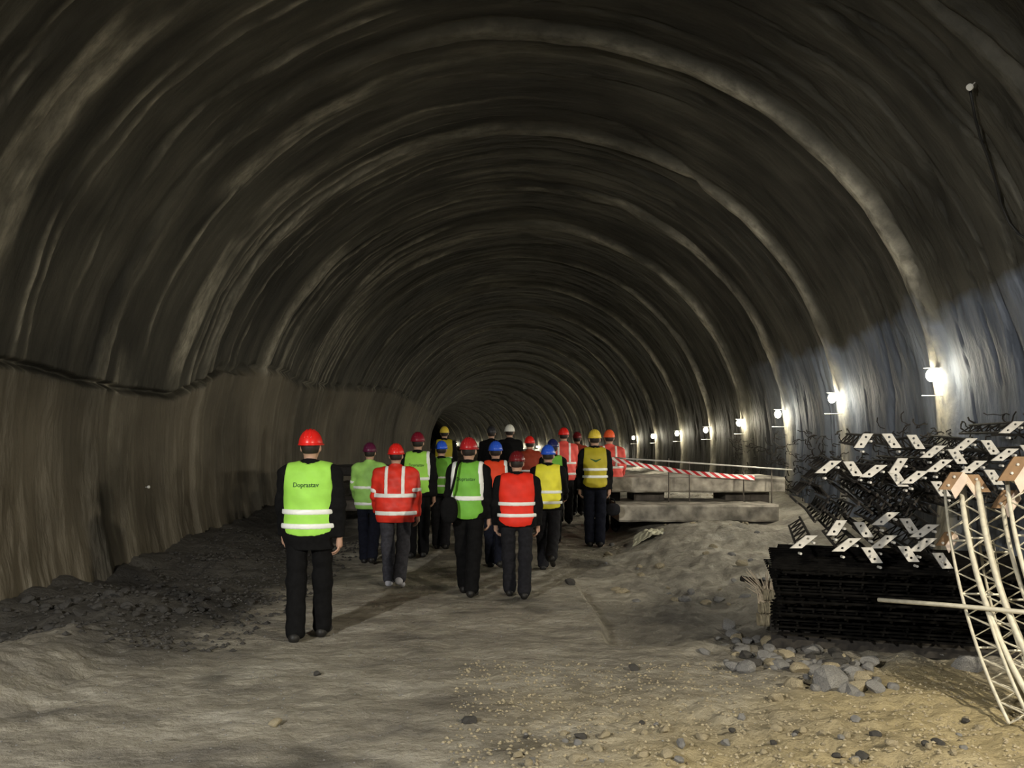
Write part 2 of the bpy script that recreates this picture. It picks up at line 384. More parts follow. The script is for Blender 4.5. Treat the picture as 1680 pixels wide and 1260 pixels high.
for (fq, sd_) in ((1.3, 41), (2.4, 141), (3.7, 241)):                  # open joints on the right wall
    rid2 = np.abs(vn(Yw * fq + 40 + 0.3 * vn(arc * 1.1, YY, sd_ + 7), arc * 0.09, sd_))
    disp -= 0.065 * rightness * np.exp(-(rid2 / (0.014 * fq ** 0.6)) ** 2) * ss(vn(arc * 0.45, YY * 0.7, sd_ + 2), -0.05, 0.15)
disp += 0.030 * fbm(YY * 1.6, arc * 1.3, 51, 3) + 0.020 * fbm(YY * 6.0, arc * 3.2, 151, 2) * ss(-YY, -40, -25)
# ragged construction joint on the left wall: thicker coat below, groove on the line
dl = (phl - c0) * R0 + 0.03 * vn(YY * 5, arc * 0, 61)
gate = (PH > math.pi / 2) * ss(-YY, -46, -34)
disp += gate * (0.05 * ss(-dl, -0.0, 0.025) * ss(dl, -3.0, -1.0) - 0.12 * np.exp(-((dl - 0.035) / 0.028) ** 2))
# lamp niches: the rib swells below each near lamp
rr = R0 - disp
ax = axis_x(YY)
VX = ax + rr * np.cos(PH); VZ = CZ + rr * np.sin(PH)
ny, nph = YY.shape
V = np.stack([VX, YY, VZ], -1).reshape(-1, 3)
idx = np.arange(ny * nph).reshape(ny, nph)
Q = np.stack([idx[:-1, :-1], idx[:-1, 1:], idx[1:, 1:], idx[1:, :-1]], -1)   # faces towards the axis
# vertex normals of the whole lining, kept across the wall/vault seams
e1 = np.gradient(V.reshape(ny, nph, 3), axis=0); e2 = np.gradient(V.reshape(ny, nph, 3), axis=1)
NRM = np.cross(e2, e1); NRM /= np.linalg.norm(NRM, axis=-1, keepdims=True) + 1e-9
inward = np.stack([-(np.cos(PH)), np.zeros_like(PH), -np.sin(PH)], -1)
if (NRM * inward).sum() < 0: NRM = -NRM
j1 = int(np.searchsorted(ph, math.radians(38))); j2 = int(np.searchsorted(ph, math.radians(142)))
for name, a, b_, lab in (('wall_right', 0, j1, 'right sprayed concrete tunnel wall with raised ribs'),
                         ('ceiling', j1, j2, 'dark sprayed concrete tunnel vault with ribs'),
                         ('wall_left', j2, nph - 1, 'left sprayed concrete tunnel wall with ragged joint line')):
    sub = np.arange(a, b_ + 1); k = len(sub)
    Vs = V.reshape(ny, nph, 3)[:, a:b_ + 1].reshape(-1, 3)
    ii = np.arange(ny * k).reshape(ny, k)
    q = np.stack([ii[:-1, :-1], ii[:-1, 1:], ii[1:, 1:], ii[1:, :-1]], -1).reshape(-1, 4)
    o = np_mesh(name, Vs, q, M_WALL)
    uvl = o.data.uv_layers.new(name='lining')
    U = np.stack([YY[:, a:b_ + 1], arc[:, a:b_ + 1]], -1).reshape(-1, 2)[q.ravel()]
    uvl.data.foreach_set('uv', U.astype(np.float32).ravel())
    pbl = o.data.attributes.new('lower_coat', 'FLOAT', 'POINT'); pbl.data.foreach_set('value', below[:, a:b_ + 1].astype(np.float32).ravel())
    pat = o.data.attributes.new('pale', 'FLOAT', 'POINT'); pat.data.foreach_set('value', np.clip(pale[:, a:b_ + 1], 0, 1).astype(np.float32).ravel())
    o.data.normals_split_custom_set_from_vertices(NRM[:, a:b_ + 1].reshape(-1, 3).tolist())
    tag(o, lab, None, None, 'structure')
# dead end far round the bend
yend = 181.5; xe = float(axis_x(yend))
fv = [(xe, yend, CZ)] + [(xe + 5.6 * math.cos(a), yend, CZ + 5.6 * math.sin(a)) for a in np.linspace(math.radians(-24), math.radians(204), 40)]
tag(mesh_obj('wall_far', fv, [(0, i, i + 1) for i in range(1, 40)], M_DCONC), 'rock face closing the far end', None, None, 'structure')

# ------------------------------------------------------------------ floor
def ground(X, Y, fine=True):
    X = np.asarray(X, dtype=np.float64); Y = np.asarray(Y, dtype=np.float64)
    xr = X - (axis_x(Y) - CX)
    g = 0.12 * ss(Y, 11.5, 13.8) + 0.18 * ss(Y, 13.8, 18) + 0.006 * np.maximum(Y - 18, 0)
    g = g + 0.30 * ss(xr, 1.5, 2.6) * ss(Y, 10.6, 13.0)
    g = g - 0.13 * ss(xr + 0.12 * vn(Y * 1.2, Y * 0, 5), 0.80, 0.90) * ss(Y, 7.2, 7.7) * ss(-Y, -11.2, -10.2) * ss(-xr, -3.4, -2.4)
    edge = ss(-xr + 0.5 * vn(Y * 0.5, Y * 0 + 3, 8), 2.4, 3.6)
    edge = np.maximum(edge, ss(xr, 2.3, 3.4) * ss(Y, 8, 9.5) * 0.8)
    g = g + edge * (0.10 + 0.20 * fbm(X * 1.3, Y * 1.3, 17, 3)) + 0.10 * ss(np.abs(xr), 4.3, 5.1)
    g = g + 0.05 * fbm(X * 0.35, Y * 0.22, 2, 2) * (0.6 + edge)
    rough = 0.55 + edge + 1.3 * ss(xr, -0.5, 1.0) * ss(-Y, -6.2, -5.4) + 1.1 * ss(xr, 0.9, 1.8) * ss(Y, 5.8, 6.8) * ss(-Y, -14, -12)
    g = g + rough * 0.045 * fbm(X * 2.6, Y * 2.6, 27, 4)
    if fine:
        g = g + rough * 0.022 * fbm(X * 9, Y * 9, 37, 3)
    return g

gy = np.concatenate([np.arange(PORTAL_Y, 3.2, 0.2), np.arange(3.2, 9.5, 0.026), np.arange(9.5, 18, 0.05), np.arange(18, 40, 0.16), np.arange(40, 182, 0.6)])
gx = np.concatenate([np.arange(-5.7, -4, 0.06), np.arange(-4, 4, 0.03), np.arange(4, 6.05, 0.06)])
GY, GX0 = np.meshgrid(gy, gx, indexing='ij')
GX = GX0 + (axis_x(GY) - CX)
GZ = ground(GX, GY)
n0, n1 = GY.shape
idx = np.arange(n0 * n1).reshape(n0, n1)
Q = np.stack([idx[:-1, :-1], idx[:-1, 1:], idx[1:, 1:], idx[1:, :-1]], -1).reshape(-1, 4)
floor = np_mesh('floor', np.stack([GX, GY, GZ], -1).reshape(-1, 3), Q, M_GROUND)
tag(floor, 'rough muddy tunnel floor', None, None, 'structure')
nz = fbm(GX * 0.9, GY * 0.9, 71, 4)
stain_shade = 0.93 * ss(-GX0 + 0.9 * nz, 2.35, 3.1) * ss(GY + 1.2 * nz, 6.6, 7.6)
stain_shade = np.maximum(stain_shade, 0.55 * ss(GX0 + 0.4 * nz, 0.75, 1.15) * ss(GY + 0.6 * nz, 6.7, 7.4) * ss(-GY, -10.2, -9.2) * ss(-GX0, -4.5, -2.5))  # cast shadow of the girder pile on damp ground, painted dark
stain_shade = np.maximum(stain_shade, 0.7 * ss(nz, 0.25, 0.5))
at = floor.data.attributes.new('stain_shade', 'FLOAT', 'POINT'); at.data.foreach_set('value', stain_shade.astype(np.float32).ravel())
nz2 = fbm(GX * 0.7 + 9, GY * 0.7, 81, 4)
yellow_tint = 0.75 * ss(GX0 + 0.8 * nz2, -0.8, 1.2) * ss(-GY + 1.2 * nz2, -7.0, -5.6) * (0.5 + 0.9 * np.clip(nz2 + 0.4, 0, 1))  # yellower ground towards the near right
at = floor.data.attributes.new('yellow_tint', 'FLOAT', 'POINT'); at.data.foreach_set('value', np.clip(yellow_tint, 0, 0.85).astype(np.float32).ravel())

def gz(x, y): return float(ground(np.array([x]), np.array([y]))[0])

# ------------------------------------------------------------------ surface nets for the figures
def surf_nets(f, org, h):
    s = f < 0
    nx, ny, nz = f.shape
    acc = np.zeros((nx-1, ny-1, nz-1, 3), dtype=np.float32); cnt = np.zeros((nx-1, ny-1, nz-1), dtype=np.float32)
    quads_raw = []
    def sl(a, off, size): return a[off[0]:off[0]+size[0], off[1]:off[1]+size[1], off[2]:off[2]+size[2]]
    for axn in range(3):
        d = [0, 0, 0]; d[axn] = 1
        size = [nx - d[0], ny - d[1], nz - d[2]]
        a = sl(f, (0,0,0), size); b = sl(f, d, size)
        cr = (a < 0) != (b < 0)
        t = np.where(cr, a / np.where(cr, a - b, 1), 0).astype(np.float32)
        o1, o2 = [k for k in range(3) if k != axn]
        # add to the four cells around each edge
        for u in (0, 1):
            for v in (0, 1):
                src = [slice(None)] * 3; dst = [slice(None)] * 3
                for oo, w_ in ((o1, u), (o2, v)):
                    n = f.shape[oo]
                    src[oo] = slice(0, n-1) if w_ == 0 else slice(1, n)
                # cell index = edge index - w (edge at cell corner w)
                c = cr[tuple(src)]; tt = t[tuple(src)]
                add = np.zeros(c.shape + (3,), dtype=np.float32)
                add[..., axn] = tt; add[..., o1] = u; add[..., o2] = v
                acc += add * c[..., None]; cnt += c
        # quads
        E = np.argwhere(cr)
        E = E[(E[:, o1] > 0) & (E[:, o2] > 0) & (E[:, o1] < f.shape[o1]-1) & (E[:, o2] < f.shape[o2]-1)]
        if len(E):
            neg = s[tuple(E.T)]
            cells = []
            for (u, v) in ((1, 1), (0, 1), (0, 0), (1, 0)):
                c = E.copy(); c[:, o1] -= u; c[:, o2] -= v; cells.append(c)
            q = np.stack([np.ravel_multi_index(c.T, cnt.shape) for c in cells], 1)
            flip = neg if axn != 1 else ~neg
            q[~flip] = q[~flip][:, ::-1]
            quads_raw.append(q)
    m = cnt > 0
    ids = np.full(cnt.size, -1, dtype=np.int64); flat = np.flatnonzero(m.ravel()); ids[flat] = np.arange(len(flat))
    base = np.argwhere(m).astype(np.float32)
    V = (base + acc[m] / cnt[m][:, None]) * h + np.array(org, dtype=np.float32)
    Q = ids[np.concatenate(quads_raw)] if quads_raw else np.zeros((0, 4), int)
    return V, Q

def ell(p, c, r):
    x = (p[0]-c[0])/r[0]; y = (p[1]-c[1])/r[1]; z = (p[2]-c[2])/r[2]
    k0 = np.sqrt(x*x+y*y+z*z) + 1e-6
    k1 = np.sqrt((x/r[0])**2+(y/r[1])**2+(z/r[2])**2) + 1e-6
    return k0 * (k0 - 1) / k1
def cap(p, a, b, ra, rb):
    ab = [b[i]-a[i] for i in range(3)]; L2 = sum(k*k for k in ab) + 1e-9
    t = np.clip(((p[0]-a[0])*ab[0] + (p[1]-a[1])*ab[1] + (p[2]-a[2])*ab[2]) / L2, 0, 1)
    return np.sqrt((p[0]-a[0]-t*ab[0])**2 + (p[1]-a[1]-t*ab[1])**2 + (p[2]-a[2]-t*ab[2])**2) - (ra + (rb-ra)*t)
def smin(a, b, k=0.04):
    h = np.clip(0.5 + 0.5*(b-a)/k, 0, 1)
    return b + (a-b)*h - k*h*(1-h)
def sun(lst, k=0.04):
    r = lst[0]
    for q in lst[1:]: r = smin(r, q, k)
    return r
def grid(lo, hi, h):
    x = np.arange(lo[0], hi[0]+h, h, dtype=np.float32)[:, None, None]
    y = np.arange(lo[1], hi[1]+h, h, dtype=np.float32)[None, :, None]
    z = np.arange(lo[2], hi[2]+h, h, dtype=np.float32)[None, None, :]
    return x, y, z

HELMET = None
def helmet_meshes():
    """shell, brim and ridge of a safety helmet, front towards +y, rim at z = 0"""
    n = 32
    sh = MB(); v = []; f = []
    rows = 9
    for i in range(rows + 1):
        t = i / rows * math.pi / 2
        for k in range(n):
            a = 2 * math.pi * k / n
            bul = 1 + 0.02 * math.cos(3 * t)
            v.append((0.100 * math.cos(t)**0.85 * math.cos(a) * bul if i < rows else 0, 0.126 * (math.cos(t)**0.85 if i < rows else 0) * math.sin(a) * bul, 0.132 * math.sin(t)))
    for i in range(rows):
        for k in range(n):
            f.append((i*n+k, i*n+(k+1) % n, (i+1)*n+(k+1) % n, (i+1)*n+k))
    f.append(tuple(range(n-1, -1, -1)))
    sh.add(v, f)
    br = MB(); v = []; f = []
    for k in range(n):
        a = 2 * math.pi * k / n; fr = max(0, math.sin(a)) ** 2
        c, s_ = math.cos(a), math.sin(a)
        out = 0.007 + 0.045 * fr
        v += [(0.096*c, 0.122*s_, 0.012), ((0.100+out)*c, (0.126+out)*s_, 0.004 - 0.012*fr), ((0.100+out)*c, (0.126+out)*s_, -0.003 - 0.012*fr), (0.096*c, 0.122*s_, -0.004)]
    for k in range(n):
        j = (k+1) % n
        for q in range(4):
            f.append((k*4+q, k*4+(q+1) % 4, j*4+(q+1) % 4, j*4+q))
    br.add(v, f)
    rg = MB()
    for x0 in (-0.028, 0.0, 0.028):
        pts = []
        for i in range(11):
            t = math.radians(25) + math.radians(130) * i / 10
            sc = math.sqrt(max(0.05, 1 - (x0/0.100)**2))
            pts.append((x0, 0.127*math.cos(t)*sc, 0.133*math.sin(t)*sc))
        rg.tube(pts, 0.007, 5)
    return sh, br, rg

def make_mesh_data(mb, name, smooth=True):
    me = bpy.data.meshes.new(name); me.from_pydata(mb.v, [], mb.f)
    me.polygons.foreach_set('use_smooth', np.full(len(me.polygons), smooth, dtype=bool)); me.update(); return me
HS, HB, HR = [make_mesh_data(m, n) for m, n in zip(helmet_meshes(), ('helmet_shell', 'brim', 'ridge'))]
_hm = {}
def part_from(me, name, m, parent, loc=(0,0,0), rot=(0,0,0), sc=1.0):
    key = (me.name, m.name)
    if key not in _hm:
        c = me.copy(); c.materials.clear(); c.materials.append(m); _hm[key] = c
    o = bpy.data.objects.new(name, _hm[key]); C.objects.link(o); o.parent = parent
    o.location = loc; o.rotation_euler = rot; o.scale = (sc, sc, sc); return o

def text_on(sdf, txt, width, zc, parent, s, m):
    cu = bpy.data.curves.new('print', 'FONT'); cu.body = txt; cu.align_x = 'CENTER'; cu.align_y = 'CENTER'; cu.size = 1.0; cu.resolution_u = 2; cu.offset = 0.012
    to = bpy.data.objects.new('print_tmp', cu); C.objects.link(to)
    dg = bpy.context.evaluated_depsgraph_get(); me = bpy.data.meshes.new_from_object(to.evaluated_get(dg))
    bpy.data.objects.remove(to); bpy.data.curves.remove(cu)
    co = np.array([v.co[:] for v in me.vertices]); co[:, 0] -= (co[:, 0].min() + co[:, 0].max()) / 2
    k = width / (co[:, 0].max() - co[:, 0].min())
    x = co[:, 0] * k; z = zc + co[:, 1] * k * 1.1
    drape(sdf, me, x, z, s); me.materials.clear(); me.materials.append(m); me.name = 'vest_lettering'
    o = bpy.data.objects.new('vest_lettering', me); C.objects.link(o); o.parent = parent
    return o
def drape(sdf, me, x, z, s):
    ysm = np.linspace(-0.32, 0.0, 80, dtype=np.float32)
    vals = sdf((x[:, None].astype(np.float32), ysm[None, :], z[:, None].astype(np.float32)))
    first = np.argmax(vals < 0, axis=1); y = ysm[first] - 0.006
    me.vertices.foreach_set('co', (np.stack([x, y, z], 1) * s).astype(np.float32).ravel()); me.update()

PEOPLE = []
def person(px, D, H, label, helmet, top='vest', color='lime', trousers=None, shoes=None, jacket=None, gait=(0.3, 0.1, -0.2, 0.35), arms=((0.15, 0.25), (-0.1, 0.2)),
           stripes=((1.10, 0.025), (0.97, 0.025)), braces=False, hem=0.93, yaw=0.0, wide=1.0, near=False, text=None, lean=0.05, nod=0.0, edging=False, seed=0, sleeve_bands=False, cat='person', mark=False, jlow=0.86):
    s = H / 1.75
    X = (px - 840) / F * D
    root = empty('person', (X, D, gz(X, D) - 0.004), yaw)
    tag(root, label, cat, 'people walking up the tunnel')
    trousers = trousers or M_BLACK; shoes = shoes or M_SHOE; jacket = jacket or M_BLACK
    h = 0.0115 if near else 0.0165
    # --- pose
    legs = []
    for sd, (a, b) in ((-1, gait[0:2]), (1, gait[2:4])):
        hip = np.array([sd*0.092*wide, 0, 0.92]); knee = hip + 0.43*np.array([-sd*0.015, math.sin(a), -math.cos(a)])
        ank = knee + 0.42*np.array([-sd*0.03, math.sin(a-b), -math.cos(a-b)])
        p = -(max(0, b - max(a, 0)) * 0.8) if a < 0.05 else 0.12 * a
        def rot(v, p=p): return np.array([v[0], v[1]*math.cos(p) - v[2]*math.sin(p), v[1]*math.sin(p) + v[2]*math.cos(p)])
        heel = ank + rot(np.array([0, -0.045, -0.048])); toe = ank + rot(np.array([sd*0.02, 0.165, -0.056]))
        legs.append((hip, knee, ank, heel, toe))
    low = min(min(l[3][2] - 0.038, l[4][2] - 0.032) for l in legs)
    dz = -low
    legs = [tuple(q + np.array([0, 0, dz]) for q in l) for l in legs]
    U = dz     # the whole upper body moves with the pelvis
    armj = []
    for sd, (a, b) in ((-1, arms[0]), (1, arms[1])):
        sh = np.array([sd*0.190*wide, 0.0 + lean*0.46, 1.405 + U])
        el = sh + 0.285*np.array([sd*0.13, math.sin(a)*0.97, -math.cos(a)*0.97])
        wr = el + 0.255*np.array([sd*0.02, math.sin(a+b), -math.cos(a+b)])
        hd = wr + 0.085*np.array([-sd*0.05, math.sin(a+b+0.1), -math.cos(a+b+0.1)])
        armj.append((sh, el, wr, hd))
    def up(p): return (p[0], p[1] - lean*np.maximum(p[2] - (0.95+U), 0), p[2] - U)
    def torso(p, g):
        q = up(p)
        return sun([ell(q, (0,0,0.95), ((0.160+g)*wide,0.112+g,0.13+g)), ell(q, (0,0,1.12), ((0.148+g)*wide,0.105+g,0.17+g)),
                    ell(q, (0,-0.005,1.30), ((0.168+g)*wide,0.116+g,0.18+g)), cap(q, (-0.135*wide,0,1.412), (0.135*wide,0,1.412), 0.055+g, 0.055+g)], 0.06)
    def armsf(p, g):
        return np.minimum(*[smin(cap(p, a[0], a[1], 0.050+g, 0.040+g), cap(p, a[1], a[2], 0.040+g, 0.028+g), 0.03) for a in armj])
    def legsf(p, g, ga):
        return np.minimum(*[smin(cap(p, l[0], l[1], 0.083+g*0.5, 0.056+g), cap(p, l[1], l[2], 0.056+g, 0.038+ga), 0.04) for l in legs])
    hx = np.array([0, 0.012 + lean*0.62, 1.635 + U])
    cn, sn = math.cos(nod), math.sin(nod)
    def headp(p):
        y = p[1]-hx[1]; z = p[2]-(hx[2]-0.08)
        return (p[0], y*cn - z*sn, y*sn + z*cn - 0.08)
    def headf(p):
        q = headp(p)
        d = sun([ell(q, (0,-0.004,0.012), (0.076,0.098,0.102)), ell(q, (0,0.040,-0.062), (0.052,0.056,0.058)), ell(q, (0,0.05,-0.01), (0.058,0.05,0.075))], 0.03)
        d = smin(d, cap(q, (0,0.098,-0.004), (0,0.118,-0.036), 0.010, 0.014), 0.012)          # nose
        d = smin(d, ell(q, (0,0.092,-0.072), (0.026,0.014,0.010)), 0.01)                     # lips
        for sd in (-1, 1):
            d = -smin(-d, ell(q, (sd*0.032,0.106,0.008), (0.018,0.018,0.012)), 0.012)          # eye sockets
            d = np.minimum(d, ell(q, (sd*0.030,0.088,0.008), (0.013,0.013,0.012)))             # eyeballs
            d = smin(d, ell(q, (sd*0.080,0.000,-0.012), (0.012,0.022,0.034)), 0.01)           # ears
        return d
    def neck(p, g=0): return cap(p, (0, -0.005+lean*0.47, 1.42+U), (0, 0.004+lean*0.62, 1.58+U), 0.058+g, 0.053+g)
    W = 0.33*wide + 0.06
    def mk(fn, lo, hi, name, m, parent=root, hh=h):
        g_ = grid(lo, hi, hh); Vv, Qq = surf_nets(fn(g_).astype(np.float32), (lo[0], lo[1], lo[2]), hh)
        if len(Qq) == 0: return None
        return np_mesh(name, Vv*s, Qq, m, parent)
    ylo = min(-0.22, min(min(l[2][1], l[3][1]) for l in legs) - 0.1, min(min(a[2][1], a[3][1]) for a in armj) - 0.12)
    yhi = max(0.24, max(l[4][1] for l in legs) + 0.07, max(max(a[2][1], a[3][1]) for a in armj) + 0.12)
    # --- continuous body
    def bodyf(p):
        d = smin(torso(p, -0.012), neck(p), 0.04); d = smin(d, headf(p), 0.03)
        d = smin(d, armsf(p, -0.006), 0.05); d = smin(d, legsf(p, -0.008, -0.004), 0.05)
        for l in legs: d = smin(d, cap(p, l[3], l[4], 0.030, 0.024), 0.03)
        for a in armj: d = smin(d, cap(p, a[2], a[3], 0.024, 0.030), 0.02)
        return d
    g_ = grid((-W, ylo, -0.03), (W, yhi, 1.80+U), h)
    Vb, Qb = surf_nets(bodyf(g_).astype(np.float32), (-W, ylo, -0.03), h)
    fv = MB()
    for k, a in enumerate(armj):
        sd = -1 if k == 0 else 1
        d = (a[3]-a[2]); d /= np.linalg.norm(d); fwd = np.array([0, 1, 0.0]); fwd -= d*fwd.dot(d); fwd /= np.linalg.norm(fwd); inn = np.cross(d, fwd)*1.0
        if inn[0]*sd > 0: inn = -inn
        for j, (ln, off) in enumerate(((0.070, 0.030), (0.080, 0.011), (0.075, -0.009), (0.058, -0.027))):
            b0 = a[3] + fwd*off*0.9; b1 = b0 + d*ln*0.55 + inn*0.006 + fwd*off*0.15; b2 = b1 + d*ln*0.40 + inn*0.024; b3 = b2 + d*ln*0.2 + inn*0.028
            fv.tube([b0, b1, b2, b3], 0.0098, 6, 0.0075)
        t0 = a[2] + (a[3]-a[2])*0.55 + fwd*0.022; t1 = t0 + fwd*0.026 + d*0.026 + inn*0.012; t2 = t1 + d*0.032 + inn*0.014
        fv.tube([t0, t1, t2], 0.0115, 6, 0.009)
    body = np_mesh('body', Vb*s, Qb, M_SKIN, root)
    # fingers are rooted in the palm of the same mesh
    import bmesh
    bm = bmesh.new(); bm.from_mesh(body.data)
    vs_ = [bm.verts.new(Vector(v)*s) for v in fv.v]
    for q in fv.f:
        try: fc = bm.faces.new([vs_[i] for i in q]); fc.smooth = True
        except ValueError: pass
    bm.to_mesh(body.data); bm.free()
    # --- hair below the helmet
    def hairf(p):
        q = headp(p); d = ell(q, (0,-0.006,0.014), (0.082,0.104,0.106))
        return np.maximum(np.maximum(d, q[1] - 0.035 + 0.4*np.minimum(q[2], 0)), -0.062 - q[2])
    mk(hairf, (-0.12, hx[1]-0.16, hx[2]-0.14), (0.12, hx[1]+0.16, hx[2]+0.16), 'hair', M_HAIR, hh=0.0125)
    # --- trousers, shoes
    def wr_(p, k=0.006): return k*np.sin(p[2]*41 + seed + p[0]*17 + p[1]*11) * np.sin(p[0]*23 - p[2]*13 + p[1]*19 + seed*2)
    def trf(p):
        d = smin(legsf(p, 0.026, 0.044), ell(up(p), (0,0,0.95), (0.170*wide,0.124,0.13)), 0.05) + wr_(p, 0.005)
        d = np.maximum(d, p[2] - (1.03+U))
        for l in legs:
            cut = cap(p, l[2] + np.array([0, 0, -0.02]), l[2] + np.array([0, 0.05, -0.16]), 0.08, 0.12)
            d = np.maximum(d, -(cut - 0.0))if False else d
        return np.maximum(d, 0.035 - p[2])
    mk(trf, (-W, ylo, 0.0), (W, yhi, 1.05+U), 'trousers', trousers)
    for l in legs:
        def shf(p, l=l):
            d = smin(cap(p, l[3], l[4], 0.042, 0.036), cap(p, l[2], l[3], 0.045, 0.042), 0.03)
            return np.maximum(d, -(p[2] + 0.0))
        lo = np.minimum(np.minimum(l[2], l[3]), l[4]) - 0.07; hi_ = np.maximum(np.maximum(l[2], l[3]), l[4]) + 0.07
        mk(shf, lo, hi_, 'shoe', shoes)
    # --- jacket
    isj = (top == 'jacket'); jm = VEST[color] if isj else jacket
    jhem = (0.80 if isj else jlow) + U
    def jsdf(p, g=0.0):
        gg = 0.026 + g
        d = smin(torso(p, gg), armsf(p, 0.020 + g), 0.05)
        q = up(p)
        d = smin(d, ell(q, (0, 0, 0.98), ((0.212+g)*wide, 0.148+g, 0.46)), 0.05)
        return d + wr_(p)
    def jf(p):
        d = jsdf(p); d = smin(d, neck(p, 0.018), 0.03)
        d = np.maximum(d, jhem - p[2] if True else d) if False else np.where(np.abs(p[0]) < 0.205*wide, np.maximum(d, jhem - p[2]), d)
        d = np.maximum(d, p[2] - (1.525 + U) - 0.25*(p[1] - lean*0.55)*-1)
        for a in armj:
            ax_ = (a[2]-a[1])/np.linalg.norm(a[2]-a[1])
            pr = (p[0]-a[2][0])*ax_[0] + (p[1]-a[2][1])*ax_[1] + (p[2]-a[2][2])*ax_[2]
            near_ = np.sqrt((p[0]-a[2][0])**2 + (p[1]-a[2][1])**2 + (p[2]-a[2][2])**2) < 0.11
            d = np.where(near_, np.maximum(d, pr - 0.012), d)
        return d
    jo = mk(jf, (-W, ylo, 0.66+U), (W, yhi, 1.60+U), 'jacket', jm)
    if isj:
        tag(jo, None); jo['label'] = 'high-visibility jacket with silver bands'
        for (zc, hw) in stripes:
            def sf(p, zc=zc, hw=hw): return np.maximum(np.maximum(jsdf(p, 0.007), np.abs(p[2] - U - zc - 0.0) - hw), np.abs(p[0]) - 0.225*wide)
            mk(sf, (-0.27*wide, -0.26, zc-0.06+U), (0.27*wide, 0.28, zc+0.06+U), 'reflective_band', M_TAPEW, jo)
        if braces:
            for sd in (-1, 1):
                def sf(p, sd=sd): return np.maximum(np.maximum(np.maximum(jsdf(p, 0.0065), np.abs(p[0] - sd*0.105) - 0.022), stripes[0][0]+U - p[2]), p[1])
                mk(sf, (sd*0.105-0.05, -0.26, 1.0+U), (sd*0.105+0.05, 0.06, 1.50+U), 'shoulder_band', M_TAPEW, jo)
        if sleeve_bands:
            for a in armj:
                c_ = a[0]*0.25 + a[1]*0.75; ax_ = (a[1]-a[0])/np.linalg.norm(a[1]-a[0])
                def sf(p, a=a, c_=c_, ax_=ax_): 
                    pr = (p[0]-c_[0])*ax_[0] + (p[1]-c_[1])*ax_[1] + (p[2]-c_[2])*ax_[2]
                    return np.maximum(cap(p, a[0], a[1], 0.078, 0.068), np.abs(pr) - 0.026)
                mk(sf, c_ - 0.12, c_ + 0.12, 'sleeve_band', M_TAPEW, jo)
    elif top == 'vest':
        vm = VEST[color]
        def vsdf(p, g=0.0):
            q = up(p); gg = 0.040 + g
            d = torso(p, gg)
            d = smin(d, ell(q, (0, 0, 1.02), ((0.194+g)*wide, 0.144+g, 0.40)), 0.06)
            return d + wr_(p, 0.004)
        def vf(p):
            q = up(p); d = vsdf(p)
            d = np.maximum(d, np.abs(p[0]) - (0.172 + 0.10*np.clip(1.45 - q[2], 0, 0.4))*wide)
            d = np.maximum(d, hem - q[2] - 0.02*np.cos(p[0]*8))
            d = np.maximum(d, -(cap(q, (0, 0.0, 1.47), (0, 0.05, 1.62), 0.083, 0.10)))
            return d
        vo = mk(vf, (-0.29*wide, -0.27, hem-0.06+U), (0.29*wide, 0.28, 1.56+U), 'safety_vest', vm)
        vo['label'] = 'sleeveless high-visibility vest'
        for (zc, hw) in stripes:
            def sf(p, zc=zc, hw=hw): return np.maximum(np.maximum(vsdf(p, 0.007), np.abs(p[2] - U - zc - 0.05*0) - hw), np.abs(p[0]) - (0.168 + 0.10*np.clip(1.45 - (p[2]-U), 0, 0.4))*wide)
            mk(sf, (-0.28*wide, -0.27, zc-0.06+U), (0.28*wide, 0.29, zc+0.06+U), 'reflective_band', M_TAPEW, vo)
        if edging:
            for sd in edging:
                def sf(p, sd=sd):
                    q = up(p); e_ = (0.172 + 0.10*np.clip(1.45 - q[2], 0, 0.4))*wide
                    return np.maximum(np.maximum(vsdf(p, 0.006), np.abs(p[0]*sd - e_ + 0.02) - 0.024), np.maximum(1.10 + U - p[2], p[1] - 0.12))
                mk(sf, (-0.29*wide, -0.27, 1.05+U), (0.29*wide, 0.2, 1.56+U), 'armhole_band', M_TAPEW, vo)
        if text:
            text_on(vsdf, text, 0.215, 1.315 + U, vo, s, M_INK)
        if mark:
            me = bpy.data.meshes.new('vest_emblem'); n = 12; x = []; z = []
            for i in range(n + 1):
                u = -1 + 2*i/n
                x += [u*0.085, u*0.085]; zz = 1.30 + 0.035*abs(u)**1.2; z += [zz - 0.016*(1-abs(u)) - 0.003, zz + 0.012*(1 - u*u) + 0.003]
            me.from_pydata([(0, 0, 0)]*len(x), [], [(2*i, 2*i+2, 2*i+3, 2*i+1) for i in range(n)])
            drape(vsdf, me, np.array(x), np.array(z) + U, s); me.materials.append(M_INK)
            o = bpy.data.objects.new('vest_emblem', me); C.objects.link(o); o.parent = vo
    # --- helmet
    hl = Vector((0, hx[1] - 0.004, hx[2] + 0.022)) 
    rim = Vector((0, hl.y + math.sin(-nod)*-0.0, hl.z))
    off = Vector((0, (0.10)*sn, 0.10*cn - 0.10)) 
    hm = part_from(HS, 'helmet', HELM[helmet], root, (rim + off)*s, (-nod + 0.04, 0, 0), s*1.0)
    hm['label'] = 'safety helmet'
    part_from(HB, 'brim', HELM[helmet], hm); part_from(HR, 'ridge', HELM[helmet], hm)
    PEOPLE.append(root)
    root['_U'] = U
    return root, armj, s, U

